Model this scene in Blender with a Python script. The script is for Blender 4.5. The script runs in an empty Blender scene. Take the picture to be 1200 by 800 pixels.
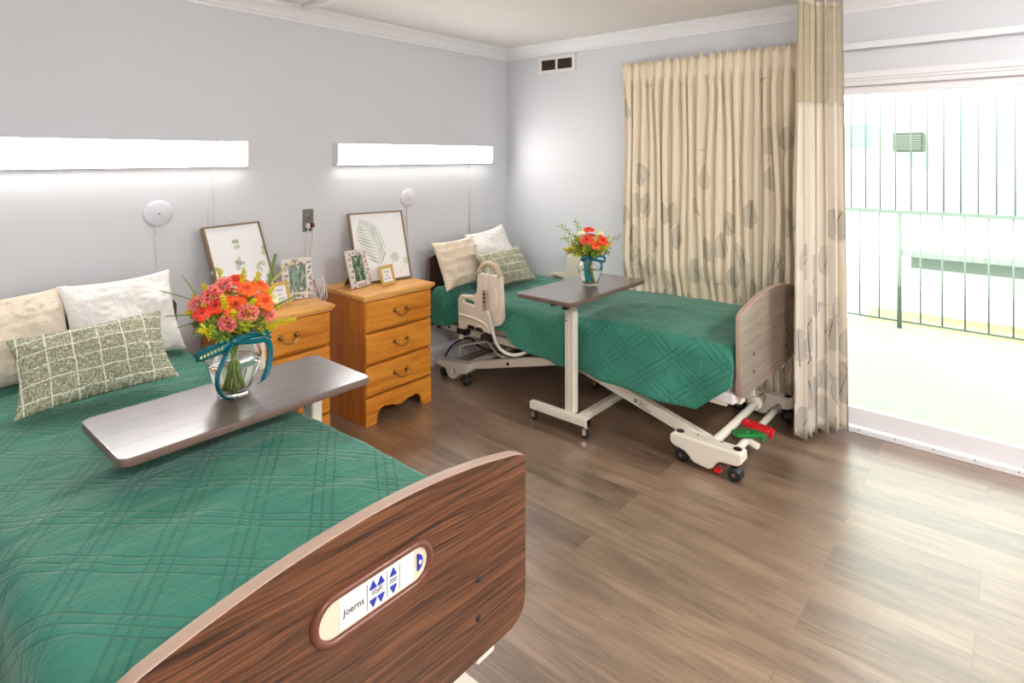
import bpy, math, random
from mathutils import Vector, Matrix, noise
random.seed(7)
PI = math.pi
C = bpy.context.scene.collection

# ------------------------------------------------------------------ materials
def lin(c):
    return tuple((x/12.92 if x <= .04045 else ((x+.055)/1.055)**2.4) for x in [k/255 for k in c]) + (1,)

class N:
    """tiny node-graph helper"""
    def __init__(s, name):
        s.m = bpy.data.materials.new(name); s.m.use_nodes = True
        s.t = s.m.node_tree; s.n = s.t.nodes; s.l = s.t.links
        s.b = s.n['Principled BSDF']; s.out = s.n['Material Output']
    def node(s, typ, ins=None, **kw):
        n = s.n.new(typ)
        for k, v in kw.items(): setattr(n, k, v)
        for k, v in (ins or {}).items():
            if isinstance(v, bpy.types.NodeSocket): s.l.new(v, n.inputs[k])
            else: n.inputs[k].default_value = v
        return n
    def co(s, kind='Object'):
        return s.node('ShaderNodeTexCoord').outputs[kind]
    def mapping(s, vec, scale=(1,1,1), rot=(0,0,0), loc=(0,0,0)):
        return s.node('ShaderNodeMapping', {'Vector': vec, 'Scale': scale, 'Rotation': rot, 'Location': loc}).outputs[0]
    def noise(s, vec, scale=5, detail=3, rough=.5, dist=0, out='Fac'):
        return s.node('ShaderNodeTexNoise', {'Vector': vec, 'Scale': scale, 'Detail': detail, 'Roughness': rough, 'Distortion': dist}).outputs[out]
    def ramp(s, fac, stops, interp='LINEAR'):
        r = s.node('ShaderNodeValToRGB', {'Fac': fac}); cr = r.color_ramp; cr.interpolation = interp
        while len(cr.elements) < len(stops): cr.elements.new(.5)
        for e, (p, c) in zip(cr.elements, stops):
            e.position = p; e.color = c if len(c) == 4 else lin(c)
        return r.outputs[0]
    def math(s, op, a, b=0, c=0):
        n = s.n.new('ShaderNodeMath'); n.operation = op
        for i, v in enumerate((a, b, c)):
            if isinstance(v, bpy.types.NodeSocket): s.l.new(v, n.inputs[i])
            else: n.inputs[i].default_value = v
        return n.outputs[0]
    def sep(s, v):
        o = s.node('ShaderNodeSeparateXYZ', {'Vector': v}).outputs
        return o[0], o[1], o[2]
    def comb(s, x, y, z=0):
        return s.node('ShaderNodeCombineXYZ', {'X': x, 'Y': y, 'Z': z}).outputs[0]
    def mix(s, fac, a, b, mode='MIX'):
        n = s.node('ShaderNodeMix', data_type='RGBA', blend_type=mode)
        for i, v in ((0, fac), (6, a), (7, b)):
            if isinstance(v, bpy.types.NodeSocket): s.l.new(v, n.inputs[i])
            else: n.inputs[i].default_value = v
        return n.outputs[2]
    def bump(s, h, strength=.3, dist=.01, prev=None):
        n = s.node('ShaderNodeBump', {'Height': h, 'Strength': strength, 'Distance': dist})
        if prev is not None: s.l.new(prev, n.inputs['Normal'])
        s.l.new(n.outputs[0], s.b.inputs['Normal']); return n.outputs[0]
    def base(s, c):
        if isinstance(c, bpy.types.NodeSocket): s.l.new(c, s.b.inputs['Base Color'])
        else: s.b.inputs['Base Color'].default_value = c
    def set(s, **kw):
        for k, v in kw.items():
            s.b.inputs[k.replace('_', ' ')].default_value = v

M = {}
def simple(name, rgb, rough=.5, metal=0, var=.06, scale=30, bump=0, **kw):
    g = N(name); co = g.co()
    f = g.noise(co, scale, 3)
    c = lin(rgb); d = tuple(x*(1-var) for x in c[:3])+(1,)
    g.base(g.mix(f, c, d)); g.set(Roughness=rough, Metallic=metal, **kw)
    if bump: g.bump(g.noise(co, scale*4, 4), bump, .002)
    M[name] = g.m; return g.m

simple('wall_paint', (217, 218, 222), .55, var=.02, scale=3, bump=.03)
simple('ceiling_paint', (233, 228, 224), .8, var=.02, scale=6, bump=.08)
simple('trim_white', (240, 239, 240), .35, var=.01)
simple('door_white', (238, 234, 236), .35, var=.01)
simple('cream_metal', (232, 224, 208), .32, var=.03, scale=8)
simple('cream_plastic', (230, 218, 198), .38, var=.03, scale=12)
simple('grip_tan', (196, 176, 148), .5, var=.05)
simple('black_rubber', (28, 28, 32), .45, var=.1)
simple('black_plastic', (22, 21, 24), .35)
simple('chrome', (215, 215, 218), .18, 1)
simple('green_pedal', (20, 120, 50), .28, var=.04)
simple('red_pedal', (205, 22, 26), .28, var=.04)
simple('brass', (176, 142, 82), .24, 1)
simple('brass_dark', (120, 92, 46), .35, 1)
simple('mattress_cloth', (226, 214, 214), .8)
simple('white_plastic', (236, 236, 238), .4, var=.01)
simple('disc_grey', (220, 217, 224), .5, var=.01)
simple('grey_dot', (110, 100, 105), .5)
simple('cord_white', (226, 220, 214), .5)
simple('cord_black', (30, 28, 30), .5)
simple('steel_plate', (150, 146, 138), .38, .8, var=.3, scale=60)
simple('plug_brown', (112, 62, 44), .5)
simple('duct_dark', (88, 66, 50), .7, var=.5, scale=40)
simple('vent_white', (236, 230, 226), .4)
simple('frame_brown', (142, 116, 88), .5, var=.3, scale=40)
simple('paper_white', (243, 242, 243), .6, var=.01)
simple('leaf_print', (212, 219, 203), .7, var=.25, scale=50)
simple('leaf_print_dark', (184, 197, 168), .7, var=.25, scale=50)
simple('carved_white', (232, 224, 218), .55, var=.12, scale=60, bump=.3)
simple('carved_brown', (112, 78, 58), .6, var=.3, scale=80)
simple('easel_brown', (120, 84, 58), .6, var=.2)
simple('gold_frame', (222, 184, 106), .35, .35, var=.2, scale=90)
simple('ink_grey', (120, 124, 140), .6)
def petal_mat(name, deep, main, edge):
    g = N(name); uv = g.co('UV'); x, y, z = g.sep(uv)
    n = g.noise(g.co(), 70, 3)
    f = g.math('ADD', y, g.math('MULTIPLY', g.math('SUBTRACT', n, .5), .5))
    g.base(g.ramp(f, [(.25, deep), (.62, main), (.95, edge)])); g.set(Roughness=.5, Sheen_Weight=.2); M[name] = g.m
petal_mat('rose_orange', (200, 36, 4), (248, 78, 10), (255, 112, 18))
petal_mat('rose_red', (176, 14, 8), (238, 38, 16), (250, 72, 36))
petal_mat('rose_cream', (226, 216, 110), (242, 234, 150), (250, 246, 190))
petal_mat('carnation_pink', (200, 24, 34), (240, 70, 70), (252, 150, 136))
simple('goldenrod_yellow', (224, 206, 22), .6, var=.3, scale=90)
simple('leaf_green', (112, 146, 52), .5, var=.4, scale=60)
simple('leaf_lime', (180, 192, 40), .5, var=.4, scale=60)
simple('stem_green', (140, 172, 66), .5, var=.4, scale=60)
simple('ribbon_teal', (12, 104, 112), .25, var=.25, scale=70)
simple('ribbon_gold', (216, 196, 120), .3, .4)
simple('blue_button', (30, 46, 160), .35, var=.03)
simple('panel_label', (232, 230, 226), .4, var=.01)
simple('panel_beige', (222, 204, 178), .4, var=.03)
simple('ink_black', (22, 22, 26), .5)
simple('bezel_brown', (104, 58, 42), .28, var=.08)
simple('band_taupe', (176, 148, 132), .4, var=.08)
simple('band_dark', (112, 90, 80), .4, var=.1)
simple('balcony_concrete', (170, 172, 160), .8, var=.08, scale=12)
simple('balcony_metal', (104, 120, 108), .5, var=.05)
simple('stucco_white', (240, 242, 240), .8, var=.03, scale=9)
simple('ac_grey', (70, 74, 58), .6, var=.5, scale=30)
simple('window_blue', (122, 132, 142), .2, var=.05)
simple('ledge_green', (120, 134, 122), .7)
simple('dry_grass', (162, 160, 116), .8, var=.3, scale=14)
simple('purple_cap', (70, 50, 110), .4)

def laminate(name, dark, mid, light, axis='X', scale=26, rough=.38, band=None, stretch=18, coat=0, spec=.5):
    """wood-pattern laminate, grain running along the given axis"""
    g = N(name); co = g.co()
    sc = {'X': (1, stretch, stretch), 'Y': (stretch, 1, stretch), 'Z': (stretch, stretch, 1)}[axis]
    v = g.mapping(co, sc)
    n1 = g.noise(v, scale/12, 6, .6, .3); n2 = g.noise(v, scale/3.2, 5, .7)
    f = g.math('ADD', g.math('MULTIPLY', n1, .6), g.math('MULTIPLY', n2, .4))
    g.base(g.ramp(f, [(.36, dark), (.5, mid), (.64, light)]))
    g.set(Roughness=rough, Coat_Weight=coat, Coat_Roughness=.2, Specular_IOR_Level=spec)
    g.bump(n2, .06, .001)
    M[name] = g.m
def striped(name, dark, mid, light, rough):
    g = N(name); co = g.co()
    w = g.noise(g.mapping(co, (1.2, 4, 4)), 3, 3)
    x, y, z = g.sep(co)
    zz = g.math('ADD', z, g.math('MULTIPLY', g.math('SUBTRACT', w, .5), .030))
    zz = g.math('ADD', zz, g.math('MULTIPLY', x, .05))
    v = g.comb(g.math('MULTIPLY', x, .022), y, zz)
    n1 = g.noise(v, 165, 2, .6); n2 = g.noise(v, 330, 2, .6); n3 = g.noise(v, 26, 2)
    f = g.math('ADD', g.math('ADD', g.math('MULTIPLY', n1, .55), g.math('MULTIPLY', n2, .25)), g.math('MULTIPLY', n3, .20))
    g.base(g.ramp(f, [(.38, dark), (.49, mid), (.60, light)])); g.set(Roughness=rough); g.bump(n1, .05, .001); M[name] = g.m
striped('walnut_footboard', (46, 25, 14), (86, 51, 30), (112, 71, 43), .36)
laminate('walnut_far', (80, 60, 48), (110, 88, 72), (132, 110, 92), 'X', 26, .3, coat=1.0)
laminate('walnut_head', (52, 30, 26), (78, 48, 40), (98, 66, 54), 'X', 26, .4)
laminate('table_laminate', (68, 51, 45), (86, 67, 60), (104, 84, 76), 'X', 24, .34, spec=.8, coat=1.0)
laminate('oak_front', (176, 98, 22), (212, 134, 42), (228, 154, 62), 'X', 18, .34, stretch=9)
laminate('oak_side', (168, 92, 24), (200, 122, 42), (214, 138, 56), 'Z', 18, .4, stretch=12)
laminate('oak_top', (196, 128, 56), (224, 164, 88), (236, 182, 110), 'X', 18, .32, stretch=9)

def floor_mat():
    g = N('floor_planks'); co = g.co()
    x, y, z = g.sep(co)
    v = g.comb(y, x, 0)
    br = g.node('ShaderNodeTexBrick', {'Vector': g.mapping(v, loc=(.3, .02, 0)), 'Color1': (0,0,0,1), 'Color2': (1,1,1,1), 'Mortar': (.5,.5,.5,1),
        'Scale': 1.0, 'Mortar Size': .0012, 'Mortar Smooth': .1, 'Bias': 0, 'Brick Width': 1.22, 'Row Height': .187}, offset=.37, offset_frequency=2)
    rnd = g.sep(br.outputs['Color'])[0]
    off = g.math('MULTIPLY', rnd, 37.0)
    gv = g.comb(g.math('ADD', g.math('MULTIPLY', x, 9), off), g.math('ADD', g.math('MULTIPLY', y, 1.0), off), off)
    n1 = g.noise(gv, 1.5, 7, .62, .9)
    gv2 = g.comb(g.math('ADD', g.math('MULTIPLY', x, 46), off), g.math('MULTIPLY', y, 2.4), off)
    n2 = g.noise(gv2, 2.6, 6, .7, .6)
    saw = g.noise(g.comb(g.math('MULTIPLY', x, 3), g.math('MULTIPLY', y, 60), off), 2.2, 3, .6)
    blot = g.noise(g.comb(g.math('MULTIPLY', x, 2.4), g.math('ADD', y, off), off), 1.3, 4, .6, .5)
    f = g.math('ADD', g.math('MULTIPLY', n1, .38), g.math('ADD', g.math('MULTIPLY', n2, .32), g.math('ADD', g.math('MULTIPLY', saw, .04), g.math('MULTIPLY', blot, .25))))
    f = g.math('ADD', f, g.math('MULTIPLY', g.math('SUBTRACT', rnd, .5), .08))
    col = g.ramp(f, [(.34, (66, 49, 38)), (.44, (108, 85, 67)), (.53, (138, 112, 90)), (.66, (168, 142, 117))])
    mort = g.math('MULTIPLY', br.outputs['Fac'], .55)
    crack = g.math('GREATER_THAN', g.noise(g.comb(g.math('MULTIPLY', x, 30), g.math('ADD', g.math('MULTIPLY', y, 2.0), off), off), 2.2, 5, .7, 1.5), .665)
    col = g.mix(g.math('MULTIPLY', crack, .45), col, lin((58, 42, 32)))
    g.base(g.mix(mort, col, lin((52, 38, 30))))
    rr = g.math('ADD', .27, g.math('MULTIPLY', n2, .16)); g.l.new(rr, g.b.inputs['Roughness'])
    g.set(Specular_IOR_Level=.9, Coat_Weight=.9, Coat_Roughness=.32, Coat_IOR=1.7)
    b = g.bump(n2, .12, .0015); g.bump(g.math('SUBTRACT', 1.0, br.outputs['Fac']), .3, .0015, b)
    M['floor_planks'] = g.m
floor_mat()

def quilt_mat():
    g = N('quilt_green'); uv = g.co('UV'); x, y, z = g.sep(uv)
    lines = None; h = None
    for ang in (38, -34):
        a = math.radians(ang)
        d = g.math('ADD', g.math('MULTIPLY', x, math.cos(a)), g.math('MULTIPLY', y, math.sin(a)))
        fr = g.math('FRACT', g.math('DIVIDE', g.math('ADD', d, 20), .165))
        for c in (.25, .40, .55):
            dd = g.math('ABSOLUTE', g.math('SUBTRACT', fr, c))
            s_ = g.math('SUBTRACT', 1, g.math('MINIMUM', g.math('DIVIDE', dd, .030), 1))
            lines = s_ if lines is None else g.math('MAXIMUM', lines, s_)
    w1 = g.noise(g.mapping(uv, (1, 1, 1), (0, 0, .6)), 26, 4, .6, 1.2)
    w2 = g.noise(g.mapping(uv, (.5, 2.2, 1)), 16, 4, .6, 1.0)
    base = g.mix(w1, lin((36, 110, 90)), lin((54, 134, 112)))
    g.base(g.mix(g.math('MULTIPLY', lines, .4), base, lin((12, 62, 50))))  # seam lines: thread, plus groove shading darkened into the colour
    g.set(Roughness=.72, Sheen_Weight=.2, Sheen_Roughness=.35)
    hh = g.math('SUBTRACT', g.math('ADD', g.math('MULTIPLY', w1, .8), g.math('MULTIPLY', w2, 1.6)), g.math('MULTIPLY', lines, .55))
    g.bump(hh, .40, .012)
    M['quilt_green'] = g.m
quilt_mat()

def plaid_mat():
    g = N('plaid_woven'); uv = g.co('UV'); x, y, z = g.sep(uv)
    lines = None
    wob = g.math('MULTIPLY', g.math('SUBTRACT', g.noise(uv, 9, 2), .5), .012)
    for c, p in ((x, .078), (y, .058)):
        fr = g.math('FRACT', g.math('DIVIDE', g.math('ADD', g.math('ADD', c, wob), 5.02), p))
        s_ = g.math('LESS_THAN', g.math('ABSOLUTE', g.math('SUBTRACT', fr, .5)), .0022/p)
        lines = s_ if lines is None else g.math('MAXIMUM', lines, s_)
    dash = g.math('GREATER_THAN', g.noise(uv, 130, 1), .40)
    lines = g.math('MULTIPLY', lines, dash)
    wv = g.noise(g.mapping(uv, (260, 60, 1)), 1.0, 2); wh = g.noise(g.mapping(uv, (60, 260, 1)), 1.0, 2)
    f = g.math('MULTIPLY', g.math('ADD', wv, wh), .5)
    base = g.ramp(f, [(.40, (122, 122, 94)), (.5, (160, 160, 132)), (.60, (212, 212, 190))])
    g.base(g.mix(lines, base, lin((242, 240, 228)))); g.set(Roughness=.9)
    g.bump(g.math('ADD', f, g.math('MULTIPLY', lines, .5)), .6, .004)
    M['plaid_woven'] = g.m
plaid_mat()

def fleece(name, a, b, scale=70, bump=.9, dist=.012):
    g = N(name); uv = g.co()
    n1 = g.noise(uv, scale, 4, .6, 1.5); n2 = g.noise(uv, scale*.3, 3)
    g.base(g.mix(n1, lin(b), lin(a))); g.set(Roughness=.95, Sheen_Weight=.3)
    g.bump(g.math('ADD', n1, n2), bump, dist)
    M[name] = g.m
fleece('fleece_cream', (250, 238, 220), (238, 218, 194), 70, .7)
fleece('fleece_white', (252, 249, 246), (242, 236, 231), 60, .5)
fleece('ruffle_cream', (244, 230, 208), (230, 210, 184), 50, .6)

def leaf_curtain(name, ground, ground2, dens=1.0, lo=.0, hi=1.2, translucent=0):
    g = N(name); uv = g.co('UV'); x, y, z = g.sep(uv)
    mask = None; ink = None
    for k, (sc, seed) in enumerate(((4.3, 0.0), (3.7, 7.3))):
        v = g.mapping(uv, loc=(seed, seed*1.7, 0))
        vo = g.node('ShaderNodeTexVoronoi', {'Vector': v, 'Scale': sc, 'Randomness': .85}, voronoi_dimensions='2D')
        px, py, pz = g.sep(vo.outputs['Position'])
        vx, vy, vz = g.sep(v)
        rr, rg, rb = g.sep(vo.outputs['Color'])
        ang = g.math('MULTIPLY', g.math('SUBTRACT', rr, .5), 1.5)
        dx, dy = g.math('SUBTRACT', vx, px), g.math('SUBTRACT', vy, py)
        ca, sa = g.math('COSINE', ang), g.math('SINE', ang)
        lx = g.math('ADD', g.math('MULTIPLY', dx, ca), g.math('MULTIPLY', dy, sa))
        ly = g.math('SUBTRACT', g.math('MULTIPLY', dy, ca), g.math('MULTIPLY', dx, sa))
        # leaf: round with a pointed tip: |x| < w*sqrt(1-(y/h)^2)*(1-.35*y/h)
        hh_, ww = .088, .078
        t = g.math('DIVIDE', ly, hh_)
        prof = g.math('MULTIPLY', g.math('SQRT', g.math('MAXIMUM', g.math('SUBTRACT', 1, g.math('MULTIPLY', t, t)), 0)), g.math('SUBTRACT', ww, g.math('MULTIPLY', t, .030)))
        ax = g.math('ABSOLUTE', lx)
        inside = g.math('LESS_THAN', ax, prof)
        pres = g.math('LESS_THAN', g.math('ADD', rg, g.math('MULTIPLY', g.math('DIVIDE', g.math('SUBTRACT', y, lo), hi-lo), 1.0)), dens*(1 if k == 0 else .75))
        inside = g.math('MULTIPLY', inside, pres)
        vein = g.math('LESS_THAN', g.math('FRACT', g.math('MULTIPLY', g.math('SUBTRACT', ly, g.math('MULTIPLY', ax, .6)), 78)), .20)
        rim = g.math('GREATER_THAN', ax, g.math('MULTIPLY', prof, .93))
        mid = g.math('MULTIPLY', g.math('LESS_THAN', ax, .0022), g.math('LESS_THAN', g.math('ABSOLUTE', g.math('ADD', ly, .022)), .098))
        mid = g.math('MULTIPLY', mid, pres)
        a_ = g.math('MULTIPLY', inside, g.math('ADD', .12, g.math('MULTIPLY', rb, .16)))
        b_ = g.math('MULTIPLY', g.math('MULTIPLY', inside, g.math('MAXIMUM', vein, rim)), .30)
        c_ = g.math('MULTIPLY', mid, .95)
        tot = g.math('MAXIMUM', g.math('ADD', a_, b_), c_)
        mask = tot if mask is None else g.math('MAXIMUM', mask, tot)
    weave = g.noise(g.mapping(uv, (60, 700, 1)), 1, 2)
    base = g.mix(weave, lin(ground), lin(ground2))
    leafc = g.mix(g.noise(uv, 7, 2), lin((122, 122, 100)), lin((112, 108, 112)))
    g.base(g.mix(mask, base, leafc)); g.set(Roughness=.85)
    g.bump(weave, .1, .001)
    if translucent:
        tr = g.node('ShaderNodeBsdfTranslucent'); g.l.new(g.mix(mask, base, leafc), tr.inputs['Color'])
        ms = g.node('ShaderNodeMixShader', {0: translucent}); g.l.new(g.b.outputs[0], ms.inputs[1]); g.l.new(tr.outputs[0], ms.inputs[2])
        g.l.new(ms.outputs[0], g.out.inputs[0])
    M[name] = g.m
leaf_curtain('leaf_curtain', (248, 234, 210), (238, 222, 196), .96, .0, 2.25)
leaf_curtain('leaf_privacy', (246, 238, 224), (240, 229, 212), 1.05, .1, 1.35, .3)

def net_mat():
    g = N('curtain_net'); uv = g.co('UV'); x, y, z = g.sep(uv)
    a = g.math('FRACT', g.math('MULTIPLY', x, 90)); b = g.math('FRACT', g.math('MULTIPLY', y, 90))
    hole = g.math('MULTIPLY', g.math('GREATER_THAN', a, .42), g.math('GREATER_THAN', b, .42))
    g.base(g.mix(g.noise(uv, 60, 2), lin((216, 204, 176)), lin((188, 174, 142)))); g.set(Roughness=.8)
    tr = g.node('ShaderNodeBsdfTransparent')
    ms = g.node('ShaderNodeMixShader', {0: g.math('MULTIPLY', hole, .8)}); g.l.new(g.b.outputs[0], ms.inputs[1]); g.l.new(tr.outputs[0], ms.inputs[2])
    g.l.new(ms.outputs[0], g.out.inputs[0]); M['curtain_net'] = g.m
net_mat()

def pane_mat():
    g = N('door_glass')
    tr = g.node('ShaderNodeBsdfTransparent', {'Color': (.965, .985, .965, 1)}); gl = g.node('ShaderNodeBsdfGlossy', {'Roughness': .02, 'Color': (1, 1, 1, 1)})
    fr = g.node('ShaderNodeFresnel', {'IOR': 1.45})
    ms = g.node('ShaderNodeMixShader', {0: fr.outputs[0]}); g.l.new(tr.outputs[0], ms.inputs[1]); g.l.new(gl.outputs[0], ms.inputs[2])
    g.l.new(ms.outputs[0], g.out.inputs[0]); M['door_glass'] = g.m
pane_mat()
def glass_mat(name, ior, col):
    g = N(name); g.set(Roughness=0.0, IOR=ior, Transmission_Weight=1.0); g.b.inputs['Base Color'].default_value = col; M[name] = g.m
glass_mat('vase_glass', 1.42, (.98, 1, .99, 1)); glass_mat('vase_water', 1.33, (.97, 1, .98, 1))
def emit(name, col, st):
    g = N(name); g.base((.9, .9, .9, 1)); g.b.inputs['Emission Color'].default_value = col; g.b.inputs['Emission Strength'].default_value = st; M[name] = g.m
emit('lit_diffuser', (1, .975, .94, 1), 20.0)
emit('fill_diffuser', (1, .98, .96, 1), 175.0)  # glow of the added ceiling fill lamps
def photo_mat():
    g = N('photo_print'); co = g.co('UV'); n = g.noise(g.mapping(co, (1, .7, 1)), 5, 5, .7, 1.0)
    g.base(g.ramp(n, [(.36, (40, 48, 48)), (.48, (60, 104, 60)), (.55, (110, 132, 110)), (.64, (214, 206, 190))])); g.set(Roughness=.25); M['photo_print'] = g.m
photo_mat()

# ------------------------------------------------------------------ mesh helpers
class MB:
    def __init__(s): s.v = []; s.f = []; s.uv = []; s.mi = []; s.sm = []
    def add(s, vs, fs, uvs=None, mi=0, smooth=False):
        o = len(s.v); s.v += [Vector(p) for p in vs]; s.uv += (uvs or [(0, 0)]*len(vs))
        for f in fs: s.f.append(tuple(o+i for i in f)); s.mi.append(mi); s.sm.append(smooth)
        return s
    def box(s, a, b, mi=0, M_=None):
        x0, y0, z0 = [min(a[i], b[i]) for i in range(3)]; x1, y1, z1 = [max(a[i], b[i]) for i in range(3)]
        vs = [Vector(p) for p in [(x0,y0,z0),(x1,y0,z0),(x1,y1,z0),(x0,y1,z0),(x0,y0,z1),(x1,y0,z1),(x1,y1,z1),(x0,y1,z1)]]
        if M_: vs = [M_ @ p for p in vs]
        return s.add(vs, [(0,3,2,1),(4,5,6,7),(0,1,5,4),(1,2,6,5),(2,3,7,6),(3,0,4,7)], mi=mi)
    def bar(s, p0, p1, w, h, mi=0, up=(0, 0, 1)):
        p0, p1 = Vector(p0), Vector(p1); d = (p1-p0); L = d.length; d.normalize()
        u = Vector(up); sd = d.cross(u).normalized(); u = sd.cross(d)
        m = Matrix((sd, d, u)).transposed().to_4x4(); m.translation = p0
        return s.box((-w/2, 0, -h/2), (w/2, L, h/2), mi, m)
    def tube(s, pts, r, n=10, mi=0, caps=True, closed=False):
        pts = [Vector(p) for p in pts]; m = len(pts); rs = r if isinstance(r, (list, tuple)) else [r]*m
        t0 = (pts[1]-pts[0]).normalized(); nrm = t0.orthogonal().normalized(); vs = []
        for i in range(m):
            t = (pts[min(i+1, m-1)]-pts[max(i-1, 0)]) if not closed else (pts[(i+1) % m]-pts[i-1])
            t = t.normalized() if t.length > 1e-9 else t0
            nrm = (nrm - t*nrm.dot(t)); nrm = nrm.normalized() if nrm.length > 1e-6 else t.orthogonal().normalized(); b = t.cross(nrm)
            for k in range(n):
                a = 2*PI*k/n; vs.append(pts[i]+(nrm*math.cos(a)+b*math.sin(a))*rs[i])
        fs = []
        for i in range(m if closed else m-1):
            j = (i+1) % m
            for k in range(n): fs.append((i*n+k, i*n+(k+1) % n, j*n+(k+1) % n, j*n+k))
        s.add(vs, fs, mi=mi, smooth=True)
        if caps and not closed:
            o = len(s.v)-len(vs); s.f.append(tuple(o+k for k in range(n))[::-1]); s.mi.append(mi); s.sm.append(False)
            s.f.append(tuple(o+(m-1)*n+k for k in range(n))); s.mi.append(mi); s.sm.append(False)
        return s
    def cyl(s, p0, p1, r, n=20, mi=0, r2=None):
        return s.tube([p0, p1], [r, r if r2 is None else r2], n, mi)
    def lathe(s, prof, c=(0, 0, 0), n=32, mi=0, axis=None, closed=False):
        vs = []; c = Vector(c)
        q = Vector((0, 0, 1)).rotation_difference(Vector(axis)) if axis is not None else None
        for r, z in prof:
            for k in range(n):
                a = 2*PI*k/n; p = Vector((r*math.cos(a), r*math.sin(a), z))
                if q: p = q @ p
                vs.append(c+p)
        fs = []; m = len(prof)
        for i in range(m if closed else m-1):
            j = (i+1) % m
            for k in range(n): fs.append((i*n+k, i*n+(k+1) % n, j*n+(k+1) % n, j*n+k))
        return s.add(vs, fs, mi=mi, smooth=True)
    def grid(s, nu, nv, fn, mi=0, smooth=True, flip=False):
        vs = []; uvs = []
        for i in range(nu+1):
            for j in range(nv+1):
                p, uv = fn(i/nu, j/nv); vs.append(p); uvs.append(uv)
        fs = []
        for i in range(nu):
            for j in range(nv):
                a = i*(nv+1)+j; q = (a, a+nv+1, a+nv+2, a+1); fs.append(q[::-1] if flip else q)
        return s.add(vs, fs, uvs, mi, smooth)
    def mesh(s, me, m=None, mi=0, smooth=False):
        vs = [(m @ v.co if m else v.co.copy()) for v in me.vertices]
        return s.add(vs, [tuple(p.vertices) for p in me.polygons], mi=mi, smooth=smooth)

def obj(name, mb, mats, parent=None, bevel=0, loc=None, solid=0, sub=0, seg=2):
    me = bpy.data.meshes.new(name); me.from_pydata(mb.v, [], mb.f)
    mats = mats if isinstance(mats, (list, tuple)) else [mats]
    for m in mats: me.materials.append(M[m])
    me.polygons.foreach_set('material_index', mb.mi); me.polygons.foreach_set('use_smooth', mb.sm)
    uvl = me.uv_layers.new(name='UVMap')
    for lp in me.loops: uvl.data[lp.index].uv = mb.uv[lp.vertex_index]
    me.update()
    o = bpy.data.objects.new(name, me); C.objects.link(o)
    if loc: o.location = loc
    if parent is not None: o.parent = parent
    if solid:
        d = o.modifiers.new('Solidify', 'SOLIDIFY'); d.thickness = solid; d.offset = 0
    if bevel:
        b = o.modifiers.new('Bevel', 'BEVEL'); b.width = bevel; b.segments = seg; b.limit_method = 'ANGLE'; b.angle_limit = math.radians(50)
        b.harden_normals = False
    if sub:
        u = o.modifiers.new('Subsurf', 'SUBSURF'); u.levels = sub; u.render_levels = sub
    return o
def tag(o, label, cat, group=None):
    o['label'] = label; o['category'] = cat
    if group: o['group'] = group
    return o
def thing(name, label, cat, loc=(0, 0, 0), rz=0, group=None):
    o = bpy.data.objects.new(name, None); C.objects.link(o); o.location = loc; o.rotation_euler = (0, 0, rz); o.empty_display_size = .1
    return tag(o, label, cat, group)
def struct(name, mb, mats, **kw):
    o = obj(name, mb, mats, **kw); o['kind'] = 'structure'; return o

def curve_mesh(outlines, thick, bevel=0, text=None, size=.02):
    if text is None:
        cu = bpy.data.curves.new('c', 'CURVE'); cu.dimensions = '2D'; cu.fill_mode = 'BOTH'
        for ol in outlines:
            sp = cu.splines.new('POLY'); sp.points.add(len(ol)-1); sp.use_cyclic_u = True
            for p, q in zip(sp.points, ol): p.co = (q[0], q[1], 0, 1)
    else:
        cu = bpy.data.curves.new('c', 'FONT'); cu.body = text; cu.size = size; cu.align_x = 'CENTER'; cu.align_y = 'CENTER'; cu.resolution_u = 3
    cu.extrude = max(thick/2-bevel, 0); cu.bevel_depth = bevel; cu.bevel_resolution = 2
    if text is None: cu.offset = -bevel
    o = bpy.data.objects.new('tmp', cu); C.objects.link(o)
    dg = bpy.context.evaluated_depsgraph_get(); me = bpy.data.meshes.new_from_object(o.evaluated_get(dg))
    bpy.data.objects.remove(o); bpy.data.curves.remove(cu)
    return me
def basis(ex, ey, ez, o=(0, 0, 0)):
    m = Matrix((Vector(ex), Vector(ey), Vector(ez))).transposed().to_4x4(); m.translation = Vector(o); return m
def YZ(x): return basis((0, 1, 0), (0, 0, 1), (1, 0, 0), (x, 0, 0))      # outline (y,z), thickness along x
def XZ(y): return basis((1, 0, 0), (0, 0, 1), (0, -1, 0), (0, y, 0))     # outline (x,z), front faces -y
def rounded(pts, r, n=6):
    """round the corners of a polygon; r = radius or list"""
    out = []; m = len(pts); rs = r if isinstance(r, (list, tuple)) else [r]*m
    for i in range(m):
        p = Vector(pts[i]); a = Vector(pts[i-1])-p; b = Vector(pts[(i+1) % m])-p
        if rs[i] <= 0: out.append(tuple(p)); continue
        k = min(rs[i], a.length*.49, b.length*.49); A = p+a.normalized()*k; B = p+b.normalized()*k
        for j in range(n+1):
            t = j/n; out.append(tuple(A*(1-t)**2 + p*2*t*(1-t) + B*t*t))
    return out
def smooth_path(pts, n=8):
    pts = [Vector(p) for p in pts]; out = []
    for i in range(len(pts)-1):
        p0 = pts[max(i-1, 0)]; p1 = pts[i]; p2 = pts[i+1]; p3 = pts[min(i+2, len(pts)-1)]
        for j in range(n):
            t = j/n; out.append(.5*((2*p1)+(p2-p0)*t+(2*p0-5*p1+4*p2-p3)*t*t+(3*p1-p0-3*p2+p3)*t**3))
    out.append(pts[-1]); return out
def nz(x, y, z=0): return noise.noise(Vector((x, y, z)))

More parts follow.
